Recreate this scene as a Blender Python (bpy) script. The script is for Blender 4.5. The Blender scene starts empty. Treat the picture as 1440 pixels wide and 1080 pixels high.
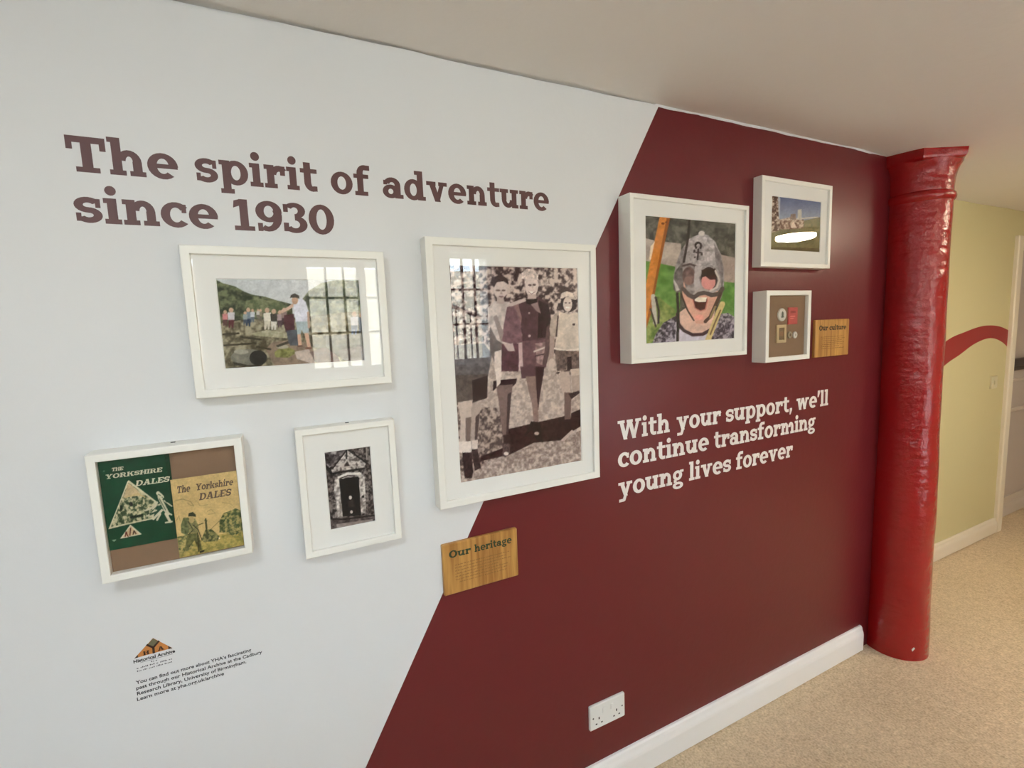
import bpy, math, random
import numpy as np
from mathutils import Vector, Matrix
from mathutils.geometry import delaunay_2d_cdt

SC = bpy.context.scene
COL = SC.collection
# ------------------------------------------------------------------ camera, sky, sun, exposure
CAM_D = 1.21605          # distance of the lens from the mural wall (y = 0)
CAM_H = 1.59
cd = bpy.data.cameras.new('camera')
cd.sensor_fit = 'HORIZONTAL'; cd.sensor_width = 36.0
cd.lens = 672.1377 / 1440 * 36.0
cd.clip_start = 0.02
cam = bpy.data.objects.new('camera', cd); COL.objects.link(cam)
_r = Vector((0.89677435, -0.44078406, -0.03879667))
_u = Vector((0.08425562, 0.08402586, 0.99289508))
_w = Vector((0.4343924, 0.89367168, -0.11249077))
cam.matrix_world = Matrix(((_r.x, _u.x, -_w.x, 0), (_r.y, _u.y, -_w.y, -CAM_D), (_r.z, _u.z, -_w.z, CAM_H), (0, 0, 0, 1)))
SC.camera = cam

SKY = 16.0
LAMP_NEAR = 60.0
LAMP_BACK = 42.0
LAMP_FAR = 104.0
world = bpy.data.worlds.new('sky'); SC.world = world; world.use_nodes = True
bg = world.node_tree.nodes['Background']
bg.inputs['Color'].default_value = (0.77, 0.90, 1.0, 1); bg.inputs['Strength'].default_value = SKY
sl = bpy.data.lights.new('sun', 'SUN'); sl.energy = 11.0; sl.angle = math.radians(1.5); sl.color = (1, .98, .96)
sun = bpy.data.objects.new('sun', sl); COL.objects.link(sun)
sun.rotation_euler = Vector((0.25, -0.75, -0.85)).to_track_quat('-Z', 'Y').to_euler()   # from over the roof, falls on the wall across the yard
SC.view_settings.view_transform = 'Standard'; SC.view_settings.look = 'None'
SC.view_settings.gamma = 1.0; SC.view_settings.use_curve_mapping = False
SC.view_settings.exposure = 0.12
SC.cycles.max_bounces = 10; SC.cycles.diffuse_bounces = 6; SC.cycles.transparent_max_bounces = 12
SC.cycles.sample_clamp_indirect = 8.0
SC.cycles.use_denoising = True

# ------------------------------------------------------------------ helpers
def lin(c):
    c = np.asarray(c, float) / 255.0
    return np.where(c <= 0.04045, c / 12.92, ((c + 0.055) / 1.055) ** 2.4)

class MB:
    """collects shapes, then becomes ONE mesh object"""
    def __init__(s): s.v = []; s.f = []
    def add(s, vs, fs):
        n = len(s.v); s.v += [tuple(p) for p in vs]; s.f += [tuple(i + n for i in f) for f in fs]; return s
    def box(s, x0, x1, y0, y1, z0, z1, b=0.0):
        if b > 0:
            return s.prism([(x0 + b, z0), (x1 - b, z0), (x1, z0 + b), (x1, z1 - b), (x1 - b, z1), (x0 + b, z1), (x0, z1 - b), (x0, z0 + b)], y0, y1, b)
        return s.add([(x0, y0, z0), (x1, y0, z0), (x1, y1, z0), (x0, y1, z0), (x0, y0, z1), (x1, y0, z1), (x1, y1, z1), (x0, y1, z1)],
                     [(0, 3, 2, 1), (4, 5, 6, 7), (0, 1, 5, 4), (1, 2, 6, 5), (2, 3, 7, 6), (3, 0, 4, 7)])
    def prism(s, pts, y0, y1, b=0.0):
        """polygon in x-z, counter-clockwise, from front y0 (towards the room) to back y1; b = front edge rounding"""
        n = len(pts)
        if b > 0:
            cx = sum(p[0] for p in pts) / n; cz = sum(p[1] for p in pts) / n
            w = max(abs(p[0] - cx) for p in pts); h = max(abs(p[1] - cz) for p in pts)
            fr = [(cx + (p[0] - cx) * (1 - b / w), cz + (p[1] - cz) * (1 - b / h)) for p in pts]
            vs = [(p[0], y0, p[1]) for p in fr] + [(p[0], y0 + b, p[1]) for p in pts] + [(p[0], y1, p[1]) for p in pts]
            fs = [tuple(range(n)), tuple(range(3 * n - 1, 2 * n - 1, -1))]
            for k in (0, 1):
                fs += [(k * n + i, (k + 1) * n + i, (k + 1) * n + (i + 1) % n, k * n + (i + 1) % n) for i in range(n)]
            return s.add(vs, fs)
        vs = [(p[0], y0, p[1]) for p in pts] + [(p[0], y1, p[1]) for p in pts]
        fs = [tuple(range(n)), tuple(range(2 * n - 1, n - 1, -1))]
        fs += [(i, n + i, n + (i + 1) % n, (i + 1) % n) for i in range(n)]
        return s.add(vs, fs)
    def extrude_x(s, prof, x0, x1):
        """profile in (y, z) swept along x"""
        n = len(prof)
        vs = [(x0, p[0], p[1]) for p in prof] + [(x1, p[0], p[1]) for p in prof]
        fs = [tuple(range(n - 1, -1, -1)), tuple(range(n, 2 * n))]
        fs += [(i, (i + 1) % n, n + (i + 1) % n, n + i) for i in range(n)]
        return s.add(vs, fs)
    def rect_sweep(s, x0, x1, z0, z1, prof, close=False):
        """mitred frame: prof = list of (inset, y)"""
        vs = []
        for i, y in prof:
            vs += [(x0 + i, y, z0 + i), (x1 - i, y, z0 + i), (x1 - i, y, z1 - i), (x0 + i, y, z1 - i)]
        m = len(prof); fs = []
        for k in range(m if close else m - 1):
            a = 4 * k; b = 4 * ((k + 1) % m)
            for j in range(4):
                fs.append((a + j, b + j, b + (j + 1) % 4, a + (j + 1) % 4))
        return s.add(vs, fs)
    def lathe(s, prof, cx, cy, n=64, cap=True, wob=None):
        vs = []
        for r, z in prof:
            for k in range(n):
                a = 2 * math.pi * k / n
                rr = r + (wob(a, z) if wob else 0)
                vs.append((cx + rr * math.cos(a), cy + rr * math.sin(a), z))
        m = len(prof); fs = []
        for i in range(m - 1):
            for k in range(n):
                fs.append((i * n + k, i * n + (k + 1) % n, (i + 1) * n + (k + 1) % n, (i + 1) * n + k))
        if cap:
            fs.append(tuple(range(n - 1, -1, -1))); fs.append(tuple((m - 1) * n + k for k in range(n)))
        return s.add(vs, fs)
    def disc(s, cx, cz, rx, rz, y0, y1, n=24, b=0.0):
        return s.prism([(cx + rx * math.cos(2 * math.pi * k / n), cz + rz * math.sin(2 * math.pi * k / n)) for k in range(n)], y0, y1, b)
    def tube(s, a, b, r, n=10):
        a = Vector(a); b = Vector(b); d = (b - a).normalized()
        e = d.orthogonal().normalized(); g = d.cross(e)
        vs = []
        for p in (a, b):
            for k in range(n):
                t = 2 * math.pi * k / n; vs.append(tuple(p + e * (r * math.cos(t)) + g * (r * math.sin(t))))
        fs = [tuple(range(n - 1, -1, -1)), tuple(range(n, 2 * n))]
        fs += [(k, (k + 1) % n, n + (k + 1) % n, n + k) for k in range(n)]
        return s.add(vs, fs)

def obj(name, mb, mat, parent=None, smooth=None, loc=None):
    """one mesh object; coordinates are given in the world, stored relative to the parent (or to loc)"""
    o0 = Vector(parent_world(parent)) if parent else Vector(loc or (0, 0, 0))
    me = bpy.data.meshes.new(name)
    me.from_pydata([(v[0] - o0.x, v[1] - o0.y, v[2] - o0.z) for v in mb.v], [], mb.f)
    me.update(calc_edges=True)
    if smooth is not None:
        me.polygons.foreach_set('use_smooth', [True] * len(me.polygons))
        me.set_sharp_from_angle(angle=math.radians(smooth))
    if mat: me.materials.append(mat)
    o = bpy.data.objects.new(name, me); COL.objects.link(o)
    if parent: o.parent = parent
    elif loc: o.location = loc
    return o
def parent_world(p):
    v = Vector((0, 0, 0))
    while p: v += p.location; p = p.parent
    return v
def tag(o, label, cat, group=None):
    o['label'] = label; o['category'] = cat
    if group: o['group'] = group
    return o
def thing(name, label, cat, loc, group=None):
    o = bpy.data.objects.new(name, None); COL.objects.link(o); o.location = loc; o.empty_display_size = .05
    return tag(o, label, cat, group)
def struct(name, mb, mat, parent=None, smooth=None):
    o = obj(name, mb, mat, parent, smooth)
    if not parent: o['kind'] = 'structure'
    return o

# ------------------------------------------------------------------ materials
def M(name, col, rough=.5, metal=0.0, spec=.5, coat=0.0, bump=None, vary=None):
    m = bpy.data.materials.new(name); m.use_nodes = True
    nt = m.node_tree; b = nt.nodes['Principled BSDF']
    b.inputs['Base Color'].default_value = (*col, 1); b.inputs['Roughness'].default_value = rough
    b.inputs['Metallic'].default_value = metal; b.inputs['Specular IOR Level'].default_value = spec
    if coat:
        b.inputs['Coat Weight'].default_value = coat; b.inputs['Coat Roughness'].default_value = .12
    tc = nt.nodes.new('ShaderNodeNewGeometry')
    if bump:
        sc, st, dist = bump
        n = nt.nodes.new('ShaderNodeTexNoise'); n.inputs['Scale'].default_value = sc; n.inputs['Detail'].default_value = 4
        bp = nt.nodes.new('ShaderNodeBump'); bp.inputs['Strength'].default_value = st; bp.inputs['Distance'].default_value = dist
        nt.links.new(tc.outputs['Position'], n.inputs['Vector']); nt.links.new(n.outputs['Fac'], bp.inputs['Height'])
        nt.links.new(bp.outputs['Normal'], b.inputs['Normal'])
    if vary:
        sc, amt = vary
        n = nt.nodes.new('ShaderNodeTexNoise'); n.inputs['Scale'].default_value = sc; n.inputs['Detail'].default_value = 5
        mx = nt.nodes.new('ShaderNodeMix'); mx.data_type = 'RGBA'
        mx.inputs['A'].default_value = (*[c * (1 - amt) for c in col], 1); mx.inputs['B'].default_value = (*[min(1, c * (1 + amt)) for c in col], 1)
        nt.links.new(tc.outputs['Position'], n.inputs['Vector']); nt.links.new(n.outputs['Fac'], mx.inputs['Factor'])
        nt.links.new(mx.outputs['Result'], b.inputs['Base Color'])
    return m
def math_node(nt, op, a, b=None):
    n = nt.nodes.new('ShaderNodeMath'); n.operation = op
    for i, v in enumerate((a, b)):
        if v is None: continue
        if isinstance(v, (int, float)): n.inputs[i].default_value = v
        else: nt.links.new(v, n.inputs[i])
    return n.outputs[0]

WHITE_PAINT = (0.735, 0.745, 0.755)
MAROON = (0.135, 0.0125, 0.0165)
def mural_material():
    """white paint and satin maroon paint parted by one straight slanting edge"""
    m = M('mural_paint', WHITE_PAINT, .5, bump=(38, .12, .004)); nt = m.node_tree; b = nt.nodes['Principled BSDF']
    g = nt.nodes.new('ShaderNodeNewGeometry'); sp = nt.nodes.new('ShaderNodeSeparateXYZ')
    nt.links.new(g.outputs['Position'], sp.inputs[0])
    edge = math_node(nt, 'SUBTRACT', sp.outputs['X'], math_node(nt, 'MULTIPLY_ADD', sp.outputs['Z'], .5645))
    for n in nt.nodes:
        if n.type == 'MATH' and n.operation == 'MULTIPLY_ADD': n.inputs[2].default_value = .117 - .5645 * .4553
    right = math_node(nt, 'GREATER_THAN', edge, 0.0)
    ns = nt.nodes.new('ShaderNodeTexNoise'); ns.inputs['Scale'].default_value = 9; ns.inputs['Detail'].default_value = 6
    nt.links.new(g.outputs['Position'], ns.inputs['Vector'])
    top = math_node(nt, 'ADD', sp.outputs['Z'], math_node(nt, 'MULTIPLY', ns.outputs['Fac'], .012))
    below = math_node(nt, 'LESS_THAN', top, 2.2765)
    mask = math_node(nt, 'MULTIPLY', right, below)
    mx = nt.nodes.new('ShaderNodeMix'); mx.data_type = 'RGBA'
    mx.inputs['A'].default_value = (*WHITE_PAINT, 1); mx.inputs['B'].default_value = (*MAROON, 1)
    nt.links.new(mask, mx.inputs['Factor']); nt.links.new(mx.outputs['Result'], b.inputs['Base Color'])
    nt.links.new(math_node(nt, 'SUBTRACT', .62, math_node(nt, 'MULTIPLY', mask, .30)), b.inputs['Roughness'])
    return m
def carpet_material():
    m = M('carpet', (.4, .3, .2), .95, spec=.1); nt = m.node_tree; b = nt.nodes['Principled BSDF']
    g = nt.nodes.new('ShaderNodeNewGeometry')
    def noise(sc, det=3):
        n = nt.nodes.new('ShaderNodeTexNoise'); n.inputs['Scale'].default_value = sc; n.inputs['Detail'].default_value = det
        nt.links.new(g.outputs['Position'], n.inputs['Vector']); return n.outputs['Fac']
    fine = noise(120, 3); mid = noise(34, 4); big = noise(2.2, 3)
    t = math_node(nt, 'ADD', math_node(nt, 'MULTIPLY', fine, .55), math_node(nt, 'ADD', math_node(nt, 'MULTIPLY', mid, .3), math_node(nt, 'MULTIPLY', big, .15)))
    r = nt.nodes.new('ShaderNodeValToRGB'); nt.links.new(t, r.inputs[0])
    r.color_ramp.elements[0].position = .34; r.color_ramp.elements[0].color = (.48, .375, .25, 1)
    r.color_ramp.elements[1].position = .65; r.color_ramp.elements[1].color = (.82, .68, .49, 1)
    nt.links.new(r.outputs[0], b.inputs['Base Color'])
    bp = nt.nodes.new('ShaderNodeBump'); bp.inputs['Strength'].default_value = .7; bp.inputs['Distance'].default_value = .006
    nt.links.new(math_node(nt, 'ADD', fine, mid), bp.inputs['Height']); nt.links.new(bp.outputs['Normal'], b.inputs['Normal'])
    return m
def wood_material():
    m = M('oiled_oak', (.4, .2, .06), .38); nt = m.node_tree; b = nt.nodes['Principled BSDF']
    g = nt.nodes.new('ShaderNodeNewGeometry'); mp = nt.nodes.new('ShaderNodeMapping')
    mp.inputs['Scale'].default_value = (42, 30, 3.0); nt.links.new(g.outputs['Position'], mp.inputs['Vector'])
    n = nt.nodes.new('ShaderNodeTexNoise'); n.inputs['Scale'].default_value = 1.6; n.inputs['Detail'].default_value = 5; n.inputs['Distortion'].default_value = .5
    nt.links.new(mp.outputs[0], n.inputs['Vector'])
    r = nt.nodes.new('ShaderNodeValToRGB'); nt.links.new(n.outputs['Fac'], r.inputs[0])
    r.color_ramp.elements[0].position = .3; r.color_ramp.elements[0].color = (.30, .125, .027, 1)
    r.color_ramp.elements[1].position = .72; r.color_ramp.elements[1].color = (.62, .34, .095, 1)
    nt.links.new(r.outputs[0], b.inputs['Base Color']); return m
def glass_material(name='picture_glass', ior=1.48):
    m = bpy.data.materials.new(name); m.use_nodes = True; nt = m.node_tree; nt.nodes.clear()
    out = nt.nodes.new('ShaderNodeOutputMaterial'); mx = nt.nodes.new('ShaderNodeMixShader')
    t = nt.nodes.new('ShaderNodeBsdfTransparent'); g = nt.nodes.new('ShaderNodeBsdfGlossy'); g.inputs['Roughness'].default_value = 0.0
    f = nt.nodes.new('ShaderNodeFresnel'); gn = nt.nodes.new('ShaderNodeNewGeometry')      # same reflectance from both faces of the thin pane
    nt.links.new(math_node(nt, 'ADD', ior, math_node(nt, 'MULTIPLY', gn.outputs['Backfacing'], 1 / ior - ior)), f.inputs['IOR'])
    nt.links.new(f.outputs[0], mx.inputs[0]); nt.links.new(t.outputs[0], mx.inputs[1]); nt.links.new(g.outputs[0], mx.inputs[2])
    nt.links.new(mx.outputs[0], out.inputs[0]); return m
def emit_material(name, col, st):
    m = bpy.data.materials.new(name); m.use_nodes = True; nt = m.node_tree; nt.nodes.clear()
    out = nt.nodes.new('ShaderNodeOutputMaterial'); e = nt.nodes.new('ShaderNodeEmission')
    e.inputs[0].default_value = (*col, 1); e.inputs[1].default_value = st; nt.links.new(e.outputs[0], out.inputs[0]); return m
def stone_material():
    m = M('pale_stone', (.6, .5, .35), .9); nt = m.node_tree; b = nt.nodes['Principled BSDF']
    g = nt.nodes.new('ShaderNodeNewGeometry'); sw = nt.nodes.new('ShaderNodeMapping')
    sw.inputs['Rotation'].default_value = (math.radians(90), 0, 0); nt.links.new(g.outputs['Position'], sw.inputs['Vector'])
    br = nt.nodes.new('ShaderNodeTexBrick'); br.inputs['Scale'].default_value = 1.6
    br.inputs['Color1'].default_value = (.62, .54, .42, 1); br.inputs['Color2'].default_value = (.50, .43, .33, 1); br.inputs['Mortar'].default_value = (.7, .65, .56, 1)
    nt.links.new(sw.outputs[0], br.inputs['Vector']); nt.links.new(br.outputs['Color'], b.inputs['Base Color']); return m
def print_material():
    m = bpy.data.materials.new('printed_paper'); m.use_nodes = True; nt = m.node_tree; b = nt.nodes['Principled BSDF']
    a = nt.nodes.new('ShaderNodeAttribute'); a.attribute_name = 'Col'
    nt.links.new(a.outputs['Color'], b.inputs['Base Color']); b.inputs['Roughness'].default_value = .7; b.inputs['Specular IOR Level'].default_value = .04
    return m
def red_gloss():
    m = M('thick_red_gloss', (.33, .007, .009), .2, spec=.35, coat=.4); nt = m.node_tree; b = nt.nodes['Principled BSDF']
    g = nt.nodes.new('ShaderNodeNewGeometry')
    n1 = nt.nodes.new('ShaderNodeTexNoise'); n1.inputs['Scale'].default_value = 26; n1.inputs['Detail'].default_value = 5; n1.inputs['Roughness'].default_value = .6
    mp = nt.nodes.new('ShaderNodeMapping'); mp.inputs['Scale'].default_value = (5, 5, 14)
    n2 = nt.nodes.new('ShaderNodeTexNoise'); n2.inputs['Scale'].default_value = 1.0; n2.inputs['Detail'].default_value = 2
    nt.links.new(g.outputs['Position'], n1.inputs['Vector']); nt.links.new(g.outputs['Position'], mp.inputs['Vector']); nt.links.new(mp.outputs[0], n2.inputs['Vector'])
    h = math_node(nt, 'ADD', math_node(nt, 'MULTIPLY', n1.outputs['Fac'], .45), n2.outputs['Fac'])
    bp = nt.nodes.new('ShaderNodeBump'); bp.inputs['Strength'].default_value = .9; bp.inputs['Distance'].default_value = .012
    nt.links.new(h, bp.inputs['Height']); nt.links.new(bp.outputs['Normal'], b.inputs['Normal']); nt.links.new(bp.outputs['Normal'], b.inputs['Coat Normal'])
    return m

mural = mural_material(); carpet = carpet_material(); oak = wood_material(); glass = glass_material(); paper = print_material(); red = red_gloss()
plain_white = M('wall_white', (.76, .76, .74), .7)
ceil_m = M('ceiling_plaster', (.84, .81, .78), .8, bump=(14, .25, .01))
green_m = M('sage_wall', (.60, .55, .31), .6, bump=(30, .15, .004))
wave_m = M('red_wave_paint', (.30, .022, .024), .5)
gloss_white = M('gloss_white_woodwork', (.88, .89, .90), .3)
cream_wood = M('cream_woodwork', (.78, .72, .60), .4)
mauve = M('dado_paint', (.52, .46, .43), .5)
frame_m = M('white_frame_lacquer', (.86, .855, .80), .38)
mat_m = M('mat_board', (.89, .885, .85), .85, spec=.2)
bevel_m = M('mat_core', (.93, .93, .91), .8, spec=.2)
brown_board = M('brown_board', (.245, .145, .08), .85, vary=(60, .08))
maroon_vinyl = M('maroon_vinyl', (.105, .040, .038), .5)
white_vinyl = M('white_vinyl', (.82, .79, .76), .45)
black_vinyl = M('black_vinyl', (.02, .02, .025), .5)
grey_vinyl = M('grey_vinyl', (.11, .11, .13), .5)
orange_vinyl = M('orange_vinyl', (.56, .22, .055), .5); olive_vinyl = M('olive_vinyl', (.16, .15, .085), .5); brown_vinyl = M('brown_vinyl', (.33, .13, .06), .5)
green_ink = M('dark_green_ink', (.022, .045, .016), .5); burn_ink = M('burnt_engraving', (.22, .115, .03), .6)
dark_metal = M('dark_metal', (.03, .03, .03), .45, metal=.4)
steel = M('steel', (.55, .55, .52), .35, metal=.9)
plastic = M('white_plastic', (.80, .82, .81), .3); cream_plastic = M('cream_plastic', (.62, .57, .38), .35)
hole_m = M('socket_slot', (.02, .02, .02), .7)
dark_rail = M('dark_rail_paint', (.035, .02, .018), .4)
stone = stone_material(); ground_m = M('yard_paving', (.60, .58, .53), .9, vary=(3, .2))
black_iron = M('black_iron', (.012, .012, .014), .4)

# ------------------------------------------------------------------ slab-serif letters built from strokes
XH, CAP, ASC, DSC, S, T, OV = .52, .70, .75, -.20, .165, .10, .06
def q(x0, y0, x1, y1): return [(x0, y0), (x1, y0), (x1, y1), (x0, y1)]
def ring(cx, cy, rx, ry, tx, ty, a0=0, a1=360, n=None):
    """list of convex quads along an elliptical stroke"""
    n = n or max(5, int(abs(a1 - a0) / 15)); out = []
    P = []
    for i in range(n + 1):
        a = math.radians(a0 + (a1 - a0) * i / n)
        P.append(((cx + rx * math.cos(a), cy + ry * math.sin(a)), (cx + (rx - tx) * math.cos(a), cy + (ry - ty) * math.sin(a))))
    for i in range(n): out.append([P[i][1], P[i][0], P[i + 1][0], P[i + 1][1]])
    return out
def ell(cx, cy, rx, ry, n=16): return [[(cx + rx * math.cos(2 * math.pi * k / n), cy + ry * math.sin(2 * math.pi * k / n)) for k in range(n)]]
def stem(x, y0, y1, base=True, topl=True, base_l=True, s=S):
    o = [q(x, y0, x + s, y1)]
    if base: o.append(q(x - (OV if base_l else 0), y0, x + s + OV, y0 + T))
    if topl: o.append(q(x - OV, y1 - T, x + s, y1))
    return o
def slant(xa, ya, xb, yb, w): return [[(xa, ya), (xa + w, ya), (xb + w, yb), (xb, yb)]]
def _n(h=XH, topl=True):
    R = .575; ry = .235; cx = (.06 + S * .45 + R) / 2; rx = R - cx
    return stem(.06, 0, h, True, topl) + ring(cx, XH - ry, rx, ry, S * .95, .125, 0, 175) + [q(R - S, 0, R, XH - ry + .01), q(R - S - OV, 0, R + OV, T)]
def _mirror(polys, w, h): return [[(w - x, h - y) for x, y in p] for p in polys]
def _s(w=.46, h=XH, tx=.15, ty=.112):
    ry = (h + ty) / 4; rx = w / 2
    return ring(rx, h - ry, rx, ry, tx, ty, 25, 270) + ring(rx, ry, rx, ry, tx, ty, 90, -155) + [q(w - .105, h * .6, w - .02, h * .94), q(.02, h * .06, .105, h * .38)]
def _cap_o(): return ring(.36, .35, .36, .362, .185, .12)
GL = {}
def _build():
    g = GL
    g['i'] = (stem(.06, 0, XH) + ell(.06 + S / 2, .675, .098, .098), .285)
    g['l'] = (stem(.06, 0, ASC), .285)
    g['n'] = (_n(), .635); g['h'] = (_n(ASC), .635)
    u = [p for p in stem(.06, 0, XH)]
    g['u'] = (_mirror(_n(XH), .62, XH), .635)
    m = stem(.06, 0, XH)
    for k in (0, 1):
        R = .52 + k * .375; L = .145 + k * .375; cx = (L + R) / 2
        m += ring(cx, XH - .235, R - cx, .235, S * .95, .125, 0, 175) + [q(R - S, 0, R, XH - .22), q(R - S - OV * .7, 0, R + OV * .8, T)]
    g['m'] = (m, .955)
    g['r'] = (stem(.06, 0, XH) + ring(.34, XH - .24, .22, .24, .15, .135, 40, 170) + [q(.36, XH - .22, .475, XH - .01)], .475)
    g['t'] = ([q(.085, .16, .085 + S, .665), q(0, XH - T, .40, XH)] + ring(.285, .2, .2, .21, S, .12, 180, 300) + [q(.29, 0, .39, .12)], .40)
    g['o'] = (ring(.285, .26, .285, .272, .172, .112), .57)
    g['c'] = (ring(.285, .26, .285, .272, .172, .112, 38, 318) + [q(.395, .31, .485, .49)], .49)
    g['e'] = (ring(.285, .26, .285, .272, .172, .112, 0, 312) + [q(.12, .215, .56, .305)], .56)
    g['s'] = (_s(), .46)
    g['p'] = ([q(.06, DSC, .06 + S, XH), q(0, DSC, .06 + S + OV, DSC + T), q(0, XH - T, .2, XH)] + ring(.345, .26, .265, .272, S, .112), .61)
    g['d'] = (ring(.265, .26, .265, .272, S, .112) + [q(.385, 0, .385 + S, ASC), q(.31, ASC - T, .45, ASC), q(.45, 0, .62, T)], .62)
    g['b'] = (ring(.345, .26, .265, .272, S, .112) + [q(.06, 0, .06 + S, ASC), q(0, ASC - T, .1, ASC)], .61)
    g['a'] = (ring(.225, .165, .225, .172, .155, .105) + ring(.265, XH - .19, .235, .19, .16, .118, 0, 165) + [q(.34, 0, .50, .34), q(.4, 0, .575, T), q(.03, .33, .135, .44)], .57)
    g['g'] = (ring(.25, .325, .235, .195, .15, .105) + ring(.27, -.075, .27, .14, .15, .095) + [q(.06, .055, .2, .16), q(.38, .43, .56, XH)], .56)
    g['v'] = (slant(.06, XH, .245, 0, .17) + slant(.42, XH, .245, 0, .13) + [q(0, XH - T, .28, XH), q(.36, XH - T, .62, XH)], .62)
    g['w'] = (slant(.06, XH, .2, 0, .16) + slant(.36, XH, .2, 0, .12) + slant(.36, XH, .52, 0, .16) + slant(.68, XH, .52, 0, .12) + [q(0, XH - T, .27, XH), q(.36, XH - T, .53, XH), q(.63, XH - T, .88, XH)], .88)
    g['y'] = (slant(.06, XH, .25, .0, .17) + slant(.44, XH, .17, DSC + .02, .135) + [q(0, XH - T, .28, XH), q(.37, XH - T, .63, XH), q(.03, DSC, .27, DSC + .105)], .63)
    g['f'] = ([q(.09, 0, .09 + S, .55), q(.02, 0, .37, T), q(0, XH - T, .40, XH)] + ring(.30, ASC - .2, .21, .2, S, .12, 60, 180) + [q(.30, ASC - .125, .44, ASC - .005)], .42)
    g['k'] = (stem(.06, 0, ASC) + slant(.2, .2, .42, XH, .15) + slant(.3, .33, .42, 0, .17) + [q(.36, XH - T, .64, XH), q(.38, 0, .64, T)], .64)
    g['T'] = ([q(0, CAP - .125, .66, CAP), q(0, .44, .105, CAP), q(.555, .44, .66, CAP), q(.24, 0, .42, CAP), q(.13, 0, .53, T)], .66)
    g['W'] = (slant(.07, CAP, .27, 0, .17) + slant(.48, CAP, .27, 0, .13) + slant(.47, CAP, .68, 0, .17) + slant(.9, CAP, .68, 0, .13) + [q(0, CAP - T, .32, CAP), q(.42, CAP - T, .7, CAP), q(.82, CAP - T, 1.1, CAP)], 1.1)
    g['O'] = (_cap_o(), .72)
    g['H'] = ([q(.06, 0, .24, CAP), q(.5, 0, .68, CAP), q(.2, .3, .55, .41)] + [q(x, y, x + .3, y + T) for x in (0, .44) for y in (0, CAP - T)], .74)
    g['E'] = ([q(.06, 0, .24, CAP), q(0, 0, .6, T), q(0, CAP - T, .6, CAP), q(.2, .3, .46, .4), q(.51, 0, .6, .24), q(.51, .46, .6, CAP)], .6)
    g['Y'] = (slant(.06, CAP, .27, .3, .18) + slant(.55, CAP, .29, .3, .15) + [q(.28, 0, .46, .35), q(.17, 0, .57, T), q(0, CAP - T, .32, CAP), q(.46, CAP - T, .74, CAP)], .74)
    g['R'] = ([q(.06, 0, .24, CAP), q(0, 0, .32, T), q(0, CAP - T, .4, CAP), q(.2, .29, .4, .39)] + ring(.37, .495, .24, .205, .16, T, -90, 90) + slant(.33, .33, .49, 0, .18) + [q(.47, 0, .72, T)], .72)
    g['K'] = ([q(.06, 0, .24, CAP), q(0, 0, .3, T), q(0, CAP - T, .3, CAP)] + slant(.22, .28, .5, CAP, .16) + slant(.34, .42, .5, 0, .19) + [q(.44, CAP - T, .74, CAP), q(.46, 0, .76, T)], .76)
    g['S'] = (_s(.58, CAP, .18, .12), .58)
    g['I'] = ([q(.06, 0, .24, CAP), q(0, 0, .3, T), q(0, CAP - T, .3, CAP)], .3)
    g['D'] = ([q(.06, 0, .24, CAP), q(0, 0, .36, T), q(0, CAP - T, .36, CAP)] + ring(.32, .35, .37, .35, .18, T, -90, 90), .69)
    g['A'] = (slant(.28, CAP, .06, 0, .13) + slant(.3, CAP, .52, 0, .18) + [q(.18, .2, .58, .29), q(0, 0, .28, T), q(.46, 0, .78, T), q(.2, CAP - .07, .46, CAP)], .78)
    g['L'] = ([q(.06, 0, .24, CAP), q(0, 0, .58, T), q(0, CAP - T, .32, CAP), q(.49, 0, .58, .28)], .58)
    g['1'] = ([q(.12, 0, .12 + S, CAP), q(0, 0, .40, T)] + [[(0, .5), (.14, .56), (.14, .7), (.02, .66)]], .40)
    g['9'] = (ring(.27, .46, .27, .245, .17, .11) + ring(.24, .35, .30, .35, .17, .115, -120, 35) + [q(.03, .005, .13, .19)], .54)
    g['3'] = (ring(.235, .52, .235, .185, .16, .105, 150, -90) + ring(.235, .2, .265, .205, .165, .112, 90, -150) + [q(.0, .48, .1, .66), q(-.01, .03, .1, .23)], .50)
    g['0'] = (ring(.285, .35, .285, .36, .172, .115), .57)
    g[','] = ([[(.02, -.13), (.09, -.13), (.18, .05), (.18, .15), (.03, .15), (.03, 0)]], .19)
    g["'"] = ([[(.02, .44), (.08, .44), (.17, .62), (.17, .75), (.02, .75), (.02, .6)]], .19)
_build()
def _ccw(p):
    a = sum(p[i][0] * p[(i + 1) % len(p)][1] - p[(i + 1) % len(p)][0] * p[i][1] for i in range(len(p)))
    return p if a > 0 else p[::-1]
_cache = {}
def glyph(ch):
    """the strokes of a letter merged into one flat outline: points, triangles, rim edges"""
    if ch not in _cache:
        V = []; F = []
        for p in GL[ch][0]:
            p = _ccw(p); F.append(list(range(len(V), len(V) + len(p)))); V += [Vector(a) for a in p]
        vs, es, fs, _a, _b, src = delaunay_2d_cdt(V, [], F, 0, 1e-5)
        fs = [f for f, o in zip(fs, src) if o]
        cnt = {}
        for f in fs:
            for k in range(len(f)): cnt[(f[k], f[(k + 1) % len(f)])] = 1
        rim = [e for e in cnt if (e[1], e[0]) not in cnt]
        _cache[ch] = ([tuple(v) for v in vs], [tuple(f) for f in fs], rim, GL[ch][1])
    return _cache[ch]
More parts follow.
